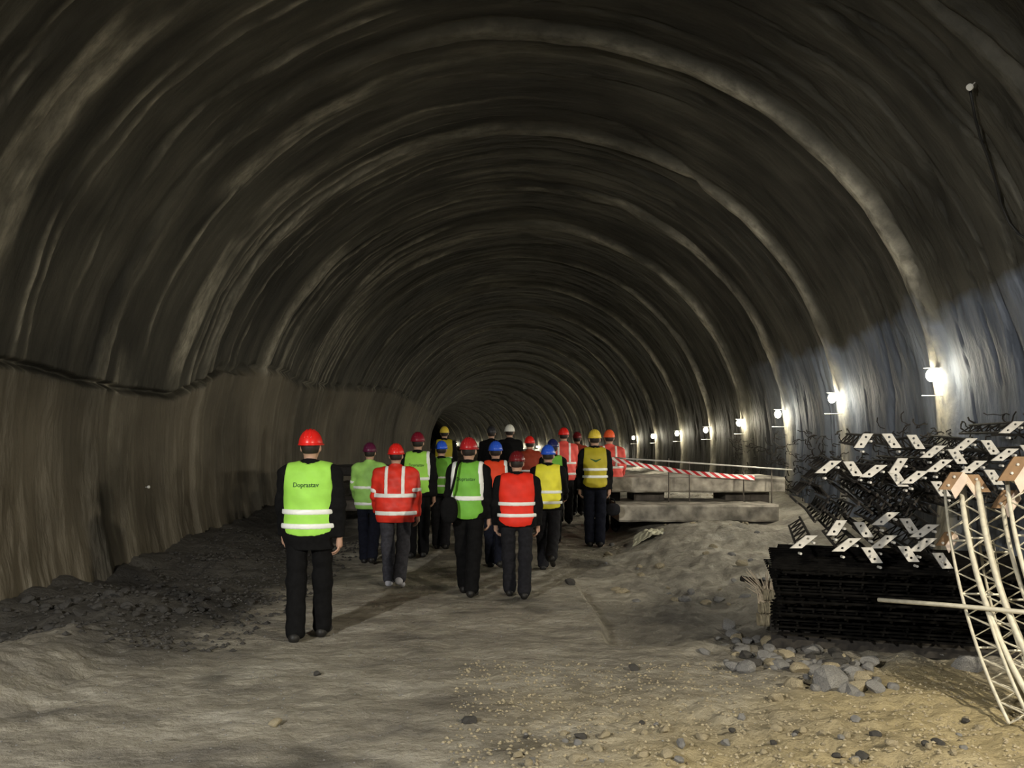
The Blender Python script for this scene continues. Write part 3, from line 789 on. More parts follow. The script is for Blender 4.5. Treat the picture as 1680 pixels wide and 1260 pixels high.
DPEOPLE = True
TXT = 'Doprastav'
p1 = person(508, 7.55, 1.80, 'nearest walker, lime vest over long black coat, red helmet, alone on the left', 'red', color='lime', near=True, gait=(-0.15, 0.06, 0.16, 0.06), arms=((0.12, 0.12), (-0.08, 0.12)),
            stripes=((1.085, 0.024), (0.965, 0.024)), hem=0.90, text=TXT, seed=1, wide=1.12, jlow=0.76)
p3 = person(649, 10.35, 1.69, 'walker in red-orange jacket with silver shoulder bands, grey trousers, red helmet', 'red', top='jacket', color='redjacket', trousers=M_GREY, shoes=M_SHOEW, near=True, gait=(0.14, 0.05, -0.20, 0.42),
            arms=((0.15, 0.5), (-0.12, 0.45)), stripes=((1.14, 0.026), (0.92, 0.026)), braces=True, sleeve_bands=True, seed=2, wide=1.2)
p7 = person(768, 9.70, 1.74, 'walker in green vest with wide white armhole band and a black shoulder bag', 'deepred', color='green', near=True, gait=(0.24, 0.14, -0.16, 0.10), arms=((0.1, 0.3), (-0.05, 0.25)),
            stripes=((1.10, 0.026),), hem=0.88, text=TXT, edging=(-1, 1), seed=3, yaw=-0.15)
p11 = person(848, 9.62, 1.60, 'short walker in scarlet vest with two white bands, dark red helmet', 'darkred', color='red', trousers=M_CHAR, near=True, gait=(0.16, 0.08, -0.14, 0.10), arms=((0.05, 0.2), (0.0, 0.2)),
             stripes=((1.14, 0.024), (1.00, 0.024)), hem=0.88, seed=4, nod=0.10, wide=1.17)
p16 = person(976, 13.4, 1.78, 'walker in ochre vest with yellow helmet, rightmost, carrying a dark bag', 'yellow', color='olive', trousers=M_NAVY, near=True, gait=(0.06, 0.04, -0.04, 0.06), arms=((0.0, 0.2), (0.0, 0.1)),
             stripes=((1.17, 0.022), (1.06, 0.022)), hem=0.91, mark=True, seed=5, wide=0.98)
p13 = person(899, 11.55, 1.66, 'walker in bright yellow vest with blue helmet, mid stride', 'blue', color='yellow', trousers=M_CHAR, near=True, gait=(0.16, 0.10, -0.30, 0.62), arms=((0.1, 0.3), (0.2, 0.9)),
             stripes=((1.12, 0.022), (0.97, 0.022)), hem=0.90, seed=6, yaw=-0.1)
p2 = person(606, 12.2, 1.68, 'walker in pale lime jacket with dark purple helmet, half hidden by red-orange jacket', 'purple', top='jacket', color='pale', trousers=M_NAVY, gait=(0.12, 0.1, -0.15, 0.3), arms=((0.1, 0.7), (-0.1, 0.4)),
            stripes=((1.12, 0.025), (0.88, 0.025)), sleeve_bands=True, seed=7, wide=1.05)
p4 = person(685, 12.5, 1.79, 'tall walker in lime vest with maroon helmet behind red-orange jacket', 'maroon', color='lime', gait=(-0.12, 0.2, 0.16, 0.1), stripes=((1.12, 0.025),), edging=(1,), seed=8, text=TXT)
p5 = person(724, 13.2, 1.62, 'walker in dull green vest with blue helmet left of the shoulder bag', 'blue', color='green', trousers=M_CHAR, gait=(0.1, 0.1, -0.1, 0.2), stripes=((1.18, 0.022), (1.04, 0.022)), seed=9)
p8 = person(813, 11.9, 1.71, 'walker in plain orange vest with blue helmet between green and scarlet vests', 'blue', color='orange', trousers=M_NAVY, gait=(0.1, 0.1, -0.14, 0.3), stripes=((1.02, 0.022),), edging=(1,), seed=10, wide=0.95)
p17 = person(1000, 15.0, 1.74, 'walker in coral red jacket with orange helmet right behind the ochre vest', 'orange', top='jacket', color='pinkred', gait=(0.1, 0.1, -0.1, 0.2), arms=((0.1, 0.4), (0.2, 0.7)), stripes=((1.12, 0.025), (0.92, 0.025)), braces=True, seed=11, wide=1.1)
p15 = person(925, 16.0, 1.75, 'walker in coral red jacket with red helmet left of the ochre vest', 'red', top='jacket', color='pinkred', gait=(0.12, 0.1, -0.1, 0.25), arms=((0.1, 0.4), (0.2, 0.6)), stripes=((1.12, 0.025), (0.92, 0.025)), braces=True, seed=12, wide=1.05)
p10 = person(836, 17.0, 1.78, 'distant walker all in black with white helmet', 'white', top='none', gait=(0.1, 0.1, -0.1, 0.2), seed=13)
p9 = person(806, 17.6, 1.74, 'distant walker in black with dark helmet beside the white helmet', 'dark', top='none', gait=(0.1, 0.1, -0.1, 0.2), seed=14)
p12 = person(869, 15.4, 1.63, 'walker in rust-brown jacket with red helmet behind the scarlet vest', 'red', top='jacket', color='brown', gait=(0.1, 0.1, -0.1, 0.2), stripes=((1.12, 0.02),), seed=15)
p14 = person(907, 13.6, 1.63, 'walker in green vest with navy helmet behind the bright yellow vest', 'navy', color='green', gait=(-0.1, 0.2, 0.1, 0.1), stripes=((1.12, 0.022),), seed=16, wide=0.9)
p18 = person(947, 17.2, 1.63, 'distant walker in dark brown jacket with dark red helmet between red and ochre figures', 'darkred', top='jacket', color='brown', gait=(0.1, 0.1, -0.1, 0.2), stripes=((1.12, 0.02),), seed=17)
p6 = person(729, 18.2, 1.74, 'distant walker in ochre vest with yellow helmet, behind the left-hand blue helmet', 'yellow', color='olive', gait=(0.1, 0.1, -0.1, 0.2), stripes=((1.12, 0.022),), seed=18)

# black bag on a shoulder strap, at the left hip of the green vest
def rounded_bag(c, sx, sy, sz, name, m, parent):
    v = []; f = []; n, k = 10, 16
    for i in range(n + 1):
        t = -math.pi/2 + math.pi*i/n
        for j in range(k):
            a = 2*math.pi*j/k; e = 0.8
            ct = abs(math.cos(t))**e; ca = math.copysign(abs(math.cos(a))**e, math.cos(a)); sa = math.copysign(abs(math.sin(a))**e, math.sin(a))
            v.append((c[0] + sx*ct*ca, c[1] + sy*ct*sa, c[2] + sz*math.copysign(abs(math.sin(t))**e, math.sin(t))))
    for i in range(n):
        for j in range(k):
            f.append((i*k+j, i*k+(j+1) % k, (i+1)*k+(j+1) % k, (i+1)*k+j))
    return mesh_obj(name, v, f, m, parent, True)
r7, _, s7, U7 = p7
bag = empty('shoulder_bag', r7.location + Vector((-0.20, -0.21, 1.03)), -0.15)
tag(bag, 'black bag hanging at the left hip of the green vest', 'bag')
rounded_bag((0, 0, -0.05), 0.10, 0.06, 0.15, 'bag_body', M_BLACK, bag)
mb = MB(); 
mb.tube([(0.0, 0, 0.08), (0.04, -0.005, 0.2), (0.065, 0.015, 0.32), (0.075, 0.05, 0.42), (0.08, 0.12, 0.475), (0.08, 0.24, 0.485)], 0.016, 6); mb.build('strap', M_BLACK, bag, True)
# bag in the right hand of the ochre vest
r16, arm16, s16, U16 = p16
hd = arm16[1][3] * s16
hb = empty('hand_bag', r16.location + Vector((hd[0] + 0.03, hd[1], hd[2] - 0.19)))
tag(hb, 'small dark bag held by the walker in the ochre vest', 'bag')
rounded_bag((0.03, 0, -0.06), 0.12, 0.06, 0.10, 'bag_body', M_CHAR, hb)
mb = MB(); mb.tube([(-0.03, 0, 0.03), (-0.03, 0, 0.10), (0.0, 0, 0.125), (0.05, 0, 0.10), (0.07, 0, 0.03)], 0.009, 6); mb.build('handle', M_BLACK, hb, True)

# ------------------------------------------------------------------ wall lamps
rnd = random.Random(4)
ORD = ['nearest', 'second', 'third', 'fourth', 'fifth', 'sixth', 'seventh', 'eighth', 'ninth', 'tenth', 'eleventh', 'twelfth', 'thirteenth', 'fourteenth', 'fifteenth', 'sixteenth', 'seventeenth', 'eighteenth', 'nineteenth', 'twentieth',
       'twenty-first', 'twenty-second', 'twenty-third', 'twenty-fourth', 'twenty-fifth', 'twenty-sixth', 'twenty-seventh', 'twenty-eighth', 'twenty-ninth', 'thirtieth', 'thirty-first', 'thirty-second', 'thirty-third', 'thirty-fourth', 'thirty-fifth']
def ico_ball(r, h, n=14, m=8):
    v = [(r*math.cos(2*math.pi*k/n)*math.cos(t), r*math.sin(2*math.pi*k/n)*math.cos(t), h*math.sin(t)) for t in [-math.pi/2 + math.pi*(i + 0.02)/(m + 0.04) for i in range(m + 1)] for k in range(n)]
    return v, [(i*n+k, i*n+(k+1) % n, (i+1)*n+(k+1) % n, (i+1)*n+k) for i in range(m) for k in range(n)]
def lamp_parts():
    h = MB(); h.box((-0.085, -0.04, 0.085), (0.08, 0.04, 0.093))
    b = MB(); b.tube([(0.0, 0, 0.09), (0.12, 0, 0.09), (0.24, 0, 0.05)], 0.008, 6); b.tube([(-0.12, 0, -0.25), (0.24, 0, -0.25)], 0.006, 6)
    g = MB(); g.add(*ico_ball(0.062, 0.078))
    c = MB()
    for a in range(6):
        t = a*math.pi/3; c.tube([(0.068*math.cos(t), 0.068*math.sin(t), -0.09), (0.068*math.cos(t), 0.068*math.sin(t), 0.085)], 0.0025, 4)
    c.tube([(0.068*math.cos(k*math.pi/6), 0.068*math.sin(k*math.pi/6), -0.09) for k in range(13)], 0.0025, 4)
    return [make_mesh_data(q, n, False) for q, n in ((h, 'hood'), (b, 'bracket'), (g, 'lamp_glass'), (c, 'wire_guard'))]
LP = lamp_parts()
for q, m in zip(LP, (M_HOOD, M_HOOD, M_BULB, M_HOOD)): q.materials.append(m)
for i, yr in enumerate(RIBS[:30]):
    z = LAMPZ[i] if i < len(LAMPZ) else 1.25 + 0.006*(yr - 36)
    xw = float(axis_x(yr)) + math.sqrt((R0 - 0.1)**2 - (z - CZ)**2)
    yl = yr
    for _ in range(6): yl = yr - float(wobble(math.asin((z - CZ)/R0)*R0, yl))
    t = empty('wall_lamp', (xw - 0.13, yl - 0.07, z))
    tag(t, '%s glowing wall lamp along the right side, counting inward from the girder pile' % ORD[i], 'lamp', 'lamps along the right wall')
    for q, n in zip(LP, ('hood', 'bracket', 'lamp_glass', 'wire_guard')):
        if n == 'wire_guard': continue
        o = bpy.data.objects.new(n, q); C.objects.link(o); o.parent = t
    l = bpy.data.lights.new('lamp_light', 'POINT'); l.energy = LAMP_W * (0.75 if i < 8 else 2.2); l.color = (1.0, 0.91, 0.68); l.shadow_soft_size = 0.08
    lo = bpy.data.objects.new('lamp_light', l); C.objects.link(lo); lo.parent = t; lo.location = (-0.02, 0, -0.01)
    if i < 12:      # the reflector throws most of the light out and down
        l2 = bpy.data.lights.new('lamp_beam', 'SPOT'); l2.energy = LAMP_BEAM; l2.color = (1.0, 0.93, 0.77); l2.shadow_soft_size = 0.06; l2.spot_size = math.radians(125); l2.spot_blend = 0.7
        b2 = bpy.data.objects.new('lamp_beam', l2); C.objects.link(b2); b2.parent = t; b2.location = (-0.09, 0, -0.02)
        b2.rotation_euler = Vector((-1.0, 0.0, -0.62)).to_track_quat('-Z', 'Y').to_euler()

# ------------------------------------------------------------------ stack of mesh sheets and lattice girders on the right
ang = math.radians(16)
SA = Vector((2.24, 7.02, 0)); SL = Vector((math.sin(ang), math.cos(ang), 0)); SW = Vector((math.cos(ang), -math.sin(ang), 0))
def sheet_mesh():
    mb = MB(); Lx, Ly = 2.0, 1.7
    for i in range(13):
        x = Lx*i/12; mb.tube([(x, 0, 0), (x, Ly, 0)], 0.011, 4)
    for j in range(12):
        y = 0.02 + (Ly - 0.04)*j/11; mb.tube([(-0.03, y, 0.016), (Lx + 0.03, y, 0.016)], 0.011, 4)
    return make_mesh_data(mb, 'mesh_sheet', False)
SM = sheet_mesh(); SM.materials.append(M_MESH)
rnd = random.Random(9)
base_z = max(gz(*(SA + SL*a + SW*b).xy) for a in (0, 0.6, 1.2, 1.7) for b in (0, 0.7, 1.4, 2.0)) + 0.0
nS = 17
for k in range(nS):
    o = bpy.data.objects.new('mesh_sheet', SM); C.objects.link(o)
    q = SA + SL*rnd.uniform(-0.09, 0.10) + SW*rnd.uniform(-0.07, 0.07)
    o.location = (q.x, q.y, base_z + 0.07 + k*0.034); o.rotation_euler = (0, 0, -ang + rnd.uniform(-0.06, 0.06))
    tag(o, 'shade-dark welded wire mesh sheet lying in the black stack under the girders', 'mesh sheet', 'stacked wire mesh sheets')
top_z = base_z + 0.07 + nS*0.034
for k, a in enumerate((0.15, 0.85, 1.5)):
    mb = MB(); mb.box((-0.1, -0.06, 0), (2.1, 0.06, base_z + 0.055 - base_z + 0.06)); o = mb.build('timber_bearer', M_DARK)
    q = SA + SL*a; o.location = (q.x, q.y, base_z - 0.065); o.rotation_euler = (0, 0, -ang)
    tag(o, ('front', 'middle', 'rear')[k] + ' dark timber bearer under the wire mesh stack', 'timber', 'bearers under the mesh stack')

def end_plate(slant, dx=0.085, dz=0.125, wd=0.088, th=0.012):
    """parallelogram strip with two bolt holes in the xz plane; slant +1 = '/', -1 = '\\'"""
    v = []; f = []; n = 8
    def pt(u, t): return (slant*dx*(t - 0.5)*1.0 + wd*(u - 0.5), dz*(t - 0.5))
    for half in (0, 1):
        cc = pt(0.5, 0.25 + 0.5*half)
        outer = []
        t0, t1 = 0.5*half, 0.5*half + 0.5
        for (u, t) in ((0, t0), (0.5, t0), (1, t0), (1, (t0+t1)/2), (1, t1), (0.5, t1), (0, t1), (0, (t0+t1)/2)): outer.append(pt(u, t))
        inner = []
        for (x, z) in outer:
            d = math.hypot(x - cc[0], z - cc[1]); inner.append((cc[0] + (x-cc[0])/d*0.012, cc[1] + (z-cc[1])/d*0.012))
        b = len(v)
        for y in (0, th):
            v += [(x, y, z) for x, z in outer] + [(x, y, z) for x, z in inner]
        for k in range(n):
            j = (k+1) % n
            f += [(b+k, b+j, b+n+j, b+n+k), (b+2*n+k, b+3*n+k, b+3*n+j, b+2*n+j), (b+n+k, b+n+j, b+3*n+j, b+3*n+k), (b+k, b+2*n+k, b+2*n+j, b+j)]
    mb = MB(); mb.add(v, f); return mb
PLM = {}
for sl in (1, -1):
    for fl_ in (0, 1):
        q = make_mesh_data(end_plate(sl, *( (0.085, 0.125, 0.088) if not fl_ else (0.135, 0.105, 0.10))), 'end_plate', False); q.materials.append(M_STEEL); PLM[(sl, fl_)] = q

def girder(strips, D, length, label, barmat=M_DARK, group='lattice girders stacked on the mesh', plate=True, droop=0.0, seed=0):
    """strips: (px, py, slant, flat); bars run back from the plate along the stack"""
    rr_ = random.Random(seed)
    c = P(sum(q[0] for q in strips)/len(strips), sum(q[1] for q in strips)/len(strips), D)
    t = empty('lattice_girder', c)
    tag(t, label, 'girder', group)
    tilt = rr_.uniform(-0.03, 0.03)
    for (px, py, sl, flt) in strips:
        w0 = P(px, py, D) - c
        if plate:
            o = bpy.data.objects.new('end_plate', PLM[(sl, flt)]); C.objects.link(o); o.parent = t; o.location = w0; o.rotation_euler = (0, 0, rr_.uniform(-0.1, 0.1))
            o['label'] = 'pale slanted steel plate with two bolt holes'
        hx_ = 0.035 if not flt else 0.055
        ends = [w0 + Vector((-sl*hx_, 0.02, -0.045)), w0 + Vector((sl*hx_, 0.02, 0.045))]
        def along(e, u): return e + SL*(u*length) + Vector((0, 0, droop*u*u*length + tilt*u*length))
        for e in ends:
            mb = MB(); mb.tube([along(e, u) for u in np.linspace(0, 1, 6)], 0.012, 6); mb.build('chord', barmat, t)
        n = max(4, int(length/0.17)); mb = MB()
        mb.tube([along(ends[i % 2], i/n) for i in range(n + 1)], 0.007, 5); mb.build('lacing', barmat, t)
        if plate:   # bolts just behind the plate
            mb = MB()
            for e in ends:
                mb = MB(); mb.tube([e + Vector((0.02, -0.05, -0.05)), e + Vector((0.02, 0.0, -0.05))], 0.011, 6); mb.build('bolt', M_STEEL, t)
    return t
GL = [
 ([(1417,723,1,0),(1463,723,-1,0)], 7.45, 'upper-left lattice girder with pale plates like an open tent, under the wall lamps'),
 ([(1503,725,-1,0),(1531,741,1,1)], 7.50, 'lattice girder with V-shaped pale plates right below the nearest lamp'),
 ([(1583,729,1,1),(1626,734,-1,0)], 7.45, 'lattice girder with wide tent-shaped plates on top at the right'),
 ([(1571,749,-1,0),(1597,766,1,1)], 7.30, 'lattice girder with V-shaped plates under the top right tent shape'),
 ([(1649,746,1,1),(1690,742,-1,0)], 7.35, 'lattice girder cut by the right frame edge, plates below the topmost single plate'),
 ([(1660,701,1,1),(1708,704,-1,0)], 7.60, 'topmost lattice girder, single pale plate high at the right frame edge'),
 ([(1359,766,1,1),(1400,769,-1,0)], 7.25, 'leftmost lattice girder of the upper rows, tent-shaped pale plates'),
 ([(1433,773,1,1)], 7.25, 'lattice girder with one wide plate right of the leftmost upper tent shape'),
 ([(1474,764,1,0),(1474,786,-1,0)], 7.20, 'lattice girder with plates meeting like an arrowhead pointing left'),
 ([(1501,783,1,1)], 7.15, 'lattice girder with one wide plate right of the arrowhead plates'),
 ([(1541,764,1,1)], 7.20, 'lattice girder with one wide plate left of the V-shaped right-hand plates'),
 ([(1631,783,-1,0)], 7.15, 'lattice girder with one steep plate between the brown flanges'),
 ([(1544,802,-1,0)], 7.10, 'lattice girder with one steep plate at the foot of the upper rows'),
 ([(1373,866,1,0),(1417,869,-1,0)], 7.05, 'lower-row lattice girder with tent-shaped plates at the left'),
 ([(1453,851,1,1),(1493,863,-1,0)], 7.05, 'lower-row lattice girder with tent-shaped plates in the middle'),
 ([(1517,871,1,1)], 7.00, 'lower-row lattice girder with one wide plate at the right'),
 ([(1389,894,1,1),(1431,911,-1,0)], 6.86, 'bottom lattice girder at the left with a low steep plate'),
 ([(1450,889,1,1)], 6.98, 'lower-row lattice girder with one wide plate in the centre'),
 ([(1514,894,1,1),(1491,909,-1,0)], 6.84, 'bottom lattice girder whose plates cross at the right'),
 ([(1319,889,1,1)], 7.10, 'lone lattice girder at the far left corner of the pile'),
 ([(1547,920,-1,0)], 6.80, 'bottom lattice girder with one steep plate beside the leaning cage'),
]
for k, (st, D, lab) in enumerate(GL):
    girder(st, D, 1.75, lab, seed=k)
rnd = random.Random(21)
for k in range(26):
    px = 1325 + 24*(k % 13) + rnd.uniform(-8, 8); py = rnd.uniform(796, 850) if k < 13 else rnd.uniform(752, 806)
    girder([(px, py, rnd.choice([1, -1]), 1), (px + 34, py + rnd.uniform(-8, 8), rnd.choice([1, -1]), 0)], (7.2 if k < 13 else 7.4) + rnd.uniform(0, 0.25), 1.6,
           'shade-dark rusty lattice girder without plates wedged between the pale-plated rows', plate=False, group='dark girders in the middle of the pile', seed=100 + k)
# posts of the rack that carry the upper girders
mb = MB()
# ------------------------------------------------------------------ leaning girder cage in the right foreground
def bez(a, b, c, n):
    return [a*(1-t)**2 + b*2*t*(1-t) + c*t*t for t in [i/n for i in range(n + 1)]]
LEAN = [
 ((1566, 800, 6.35), (1585, 1010, 5.75), (1676, 1195, 5.17), 0.15, 'leaning lattice girder with thin bright lacing, left edge of the cage', [(1551, 884, 1, 0.8)], True, 0.011),
 ((1590, 790, 6.20), (1612, 1015, 5.60), (1740, 1205, 5.10), 0.13, 'leaning lattice girder with the thickest bright bars, tent of two brown angles on top', [(1560, 789, 1, 1.0), (1606, 793, -1, 1.0)], True, 0.019),
 ((1630, 830, 6.30), (1650, 1010, 5.70), (1775, 1195, 5.15), 0.14, 'leaning lattice girder under the low orange-brown angle', [(1646, 819, 1, 1.05)], True, 0.014),
 ((1668, 785, 6.05), (1690, 1010, 5.50), (1830, 1200, 5.08), 0.14, 'leaning lattice girder at the frame edge under the large pinkish angle', [(1664, 769, 1, 1.35)], True, 0.015),
 ((1712, 800, 6.10), (1730, 1010, 5.60), (1880, 1200, 5.10), 0.14, 'rightmost leaning lattice girder, mostly beyond the frame edge', [(1722, 800, -1, 1.1)], True, 0.012),
 ((1618, 890, 6.20), (1640, 1050, 5.65), (1716, 1192, 5.16), 0.10, 'short thin leaning girder in the middle of the cage, no angle on top', [], True, 0.010),
]
for k, (a, b, c, sd, lab, sl, plate, rb) in enumerate(LEAN):
    A, B, Cc = P(*a), P(*b), P(*c)
    Cc.z = gz(Cc.x, Cc.y) + 0.01
    t = empty('leaning_girder', Cc); tag(t, lab, 'girder', 'girders leaning against the pile')
    pts = bez(A, B, Cc, 22)
    offs = [Vector((-sd/2, 0, 0)), Vector((sd/2, 0, 0)), Vector((0.0, -sd*0.8, 0.02))]
    ch = [[p + o - Cc for p in pts] for o in offs]
    for q in ch:
        for p in q: p.z = max(p.z, gz(p.x + Cc.x, p.y + Cc.y) - Cc.z + 0.012)
        mb = MB(); mb.tube(q, rb, 7); mb.build('chord', M_BAR, t, True)
    for (i, j) in ((0, 2), (1, 2), (0, 1)):
        mb = MB(); mb.tube([ch[i if m % 2 == 0 else j][m] for m in range(0, 23)], 0.0065, 5); mb.build('lacing', M_BAR, t)
    for m in (5, 10, 15):
        mb = MB(); mb.tube([ch[0][m], ch[1][m]], 0.008, 5); mb.build('tie_bar', M_BAR, t)
    if plate:
        for (ppx, ppy, s2, sc_) in sl:
            mb = MB(); dx, dzz, wd = 0.085*sc_, 0.125*sc_, 0.085*sc_
            cc = P(ppx, ppy, A.y - 0.13) - Cc
            par = [(-wd/2 - s2*dx/2, -dzz/2), (wd/2 - s2*dx/2, -dzz/2), (wd/2 + s2*dx/2, dzz/2), (-wd/2 + s2*dx/2, dzz/2)]
            box6 = [(0,1,2,3), (7,6,5,4), (0,4,5,1), (1,5,6,2), (2,6,7,3), (3,7,4,0)]
            mb.add([cc + Vector((x, y, z)) for y in (0, 0.014) for x, z in par], box6)
            pa_ = mb.build('end_angle', M_RUST, t); pa_['label'] = 'rust-brown steel angle'
            e0, e1 = (par[1], par[2]) if s2 > 0 else (par[0], par[3])
            f0, f1 = Vector((e0[0], 0, e0[1])), Vector((e1[0], 0, e1[1]))
            dn = Vector((s2*0.012, -0.035, -0.062))*sc_; nn = Vector((s2*0.012, 0.006, 0.004))
            vv = [cc + f0, cc + f1, cc + f1 + dn, cc + f0 + dn]; vv += [q + nn for q in vv]
            mb = MB(); mb.add(vv, box6); o = mb.build('flange', M_PINK, pa_); o['label'] = 'pale flange of the angle'
            for hh_ in (-0.03, 0.03):
                mb = MB(); q = cc + Vector((s2*hh_*0.68, -0.012, hh_)); mb.tube([q, q + Vector((0, 0.014, 0))], 0.010, 6); mb.build('bolt', M_STEEL, pa_)
mb = MB(); mb.tube([P(1441, 984, 6.15), P(1560, 993, 5.75), P(1700, 1006, 5.35), P(1800, 1014, 5.15)], 0.016, 7); o = mb.build('steel_rod', M_BAR, None, True)
tag(o, 'straight pale steel rod sticking out level through the leaning cage', 'rod')

# frayed bundle at the left corner of the pile
rnd = random.Random(5)
q0 = P(1256, 958, 8.1); t = MB()
for k in range(46):
    a = rnd.uniform(-1.0, 1.0); L_ = rnd.uniform(0.15, 0.36); b = rnd.uniform(-0.5, 0.5)
    t.tube([(rnd.uniform(-0.06, 0.06), rnd.uniform(-0.05, 0.05), 0), (a*0.09, b*0.1, L_*0.6), (a*0.2 - 0.02, b*0.2, L_)], 0.008, 4, 0.003)
o = t.build('frayed_bundle', M_STRAW); o.location = (q0.x, q0.y, gz(q0.x, q0.y) + 0.32); tag(o, 'frayed pale bundle of wire ends at the left corner of the pile', 'wire bundle')
mb = MB(); mb.tube([P(1216, 949, 8.4), P(1262, 958, 8.2), P(1290, 962, 8.0)], 0.03, 6); o = mb.build('dark_pipe', M_DARK, None, True); tag(o, 'short dark pipe end poking out left of the pile', 'pipe')
# small blocks carrying the bundle
for k, (px, py) in enumerate(((1262, 975), (1258, 996), (1256, 1016))):
    q = P(px, py, 8.1); mb = MB(); mb.bevbox((-0.07, -0.06, -0.055), (0.07, 0.06, 0.055), 0.015, rnd, 0.006); o = mb.build('stone_block', M_STONEY); o.location = q
    tag(o, ('top', 'middle', 'bottom')[k] + ' pale block in the little column left of the dark stack', 'block', 'blocks beside the pile')

# wire stubs curling out of the right wall above the girders
rnd = random.Random(33); mb = MB()
for k in range(420):
    y = 7.6 + 13*rnd.random()**1.3
    z = rnd.uniform(0.9, 2.05) - 0.02*(y - 9)
    x = CX + math.sqrt(R0**2 - (z - CZ)**2) - 0.05
    p = Vector((x, y, z)); pts = [p]
    d = Vector((-1, rnd.uniform(-0.5, 0.5), rnd.uniform(-0.5, 0.6)))
    for i in range(5):
        p = p + d*rnd.uniform(0.03, 0.07); d = (d + Vector((rnd.uniform(-0.5, 0.9), rnd.uniform(-1, 1), rnd.uniform(-1, 1)))).normalized(); 
        p.x = min(p.x, CX + math.sqrt(R0**2 - (p.z - CZ)**2) - 0.03)
        pts.append(p.copy())
    mb.tube(pts, rnd.uniform(0.006, 0.011), 4)
o = mb.build('wire_stubs', M_DARK); tag(o, 'tangle of short wire stubs curling from the right wall', 'wire stubs', None, 'stuff')

# ------------------------------------------------------------------ benches, rail and tape across the right side
rnd = random.Random(12)
def slab(px0, px1, pyt, pyb, Y0, Y1, m, name, label, cat='slab', group=None):
    a = P(px0, pyt, Y0); b = P(px1, pyb, Y0)
    mb = MB(); mb.bevbox((a.x, Y0, b.z), (b.x, Y1, a.z), 0.025, rnd, 0.008)
    o = mb.build(name, m); tag(o, label, cat, group); return o
slab(1004, 1288, 783, 808, 14.6, 16.2, M_CONC, 'concrete_slab', 'long pale upper slab below the red and white tape')
slab(1016, 1278, 829, 856, 13.75, 15.6, M_CONC, 'concrete_slab', 'lower pale slab under the long upper slab')
for k, (px, y0, y1, D) in enumerate(((1097, 752, 862, 14.5), (1131, 756, 862, 14.5), (1220, 764, 858, 14.5), (1266, 768, 850, 14.5))):
    a = P(px, y0, D); b = P(px, y1, D); mb = MB(); mb.tube([a, (b.x, D, min(b.z, gz(b.x, D)) - 0.02)], 0.010, 6); o = mb.build('rail_post', M_DCONC, None, True)
    tag(o, ('first', 'second', 'third', 'rightmost')[k] + ' thin rail post in front of the pale slabs, counted from the people', 'post', 'rail posts')
for k, (px0, px1, yt, yb) in enumerate(((1040, 1090, 808, 880), (1190, 1262, 808, 880))):
    a = P(px0, yt, 15.0); b = P(px1, yb, 15.0); mb = MB(); mb.box((a.x, 15.0, gz(a.x, 15.4) - 0.05), (b.x, 15.9, a.z + 0.01)); o = mb.build('support_block', M_DCONC)
    tag(o, ('left', 'right')[k] + ' dark block carrying the pale upper slab', 'block', 'blocks under the upper slab')
mb = MB(); mb.tube([P(1006, 751, 14.46), P(1100, 757, 14.46), P(1200, 764, 14.46), P(1300, 771, 14.46)], 0.014, 6); o = mb.build('hand_rail', M_STEEL, None, True); tag(o, 'thin sloping grey rail above the pale slabs', 'rail')
# twisted tape
pa, pb = P(1004, 754, 14.40), P(1238, 784, 14.40); n = 120; v = []; f = []; uvs = []
for i in range(n + 1):
    t = i/n; p = pa.lerp(pb, t); p.z -= 0.05*math.sin(math.pi*t); tw = 1.1*math.sin(t*9.0)*0.6
    d = Vector((0, math.sin(tw), math.cos(tw)))*0.042
    v += [p - d, p + d]; uvs.append(t*15)
for i in range(n): f.append((2*i, 2*i+2, 2*i+3, 2*i+1))
tape = mesh_obj('barrier_tape', v, f, M_TAPE, None, True)
ul = tape.data.uv_layers.new(name='tape')
for pl_ in tape.data.polygons:
    for li in pl_.loop_indices:
        vi = tape.data.loops[li].vertex_index; ul.data[li].uv = (uvs[vi//2], 0.8*(vi % 2))
tag(tape, 'twisted red and white barrier tape slanting above the pale slab', 'tape')
# left counterparts in shadow behind the walkers, shade put into dark materials
slab(470, 745, 765, 781, 15.6, 17.0, M_DARK, 'steel_beam', 'dark beam across the left side behind the walkers', 'beam')
slab(480, 740, 822, 838, 15.3, 16.8, M_DCONC, 'concrete_slab', 'shade-dark lower slab at the left behind the walkers')
for k, px in enumerate((500, 735)):
    a = P(px, 781, 15.9); mb = MB(); mb.bevbox((a.x - 0.12, 15.75, gz(a.x, 15.8) - 0.05), (a.x + 0.12, 16.6, a.z + 0.01), 0.02); o = mb.build('support_block', M_DCONC)
    tag(o, ('outer', 'inner')[k] + ' dark block carrying the left-hand beam', 'block', 'blocks under the left beam')
# crumpled sheet in front of the lower slab
q = P(1062, 866, 13.2); n = 14; v = []; f = []
rnd = random.Random(3)
for i in range(n + 1):
    for j in range(9):
        u, w_ = i/n - 0.5, j/8 - 0.5
        x = q.x + u*0.46 + 0.1*w_; y = 13.1 + w_*0.5; v.append((x, y, gz(x, y) + 0.03 + 0.12*max(0, 0.5 - abs(u + 0.25*w_)) + rnd.uniform(0, 0.035)))
for i in range(n):
    for j in range(8): f.append((i*9+j, (i+1)*9+j, (i+1)*9+j+1, i*9+j+1))
o = mesh_obj('crumpled_sheet', v, f, M_SHEET); md = o.modifiers.new('thickness', 'SOLIDIFY'); md.thickness = 0.008
tag(o, 'crumpled pale yellowish sheet on the ground before the lower slab', 'sheet')

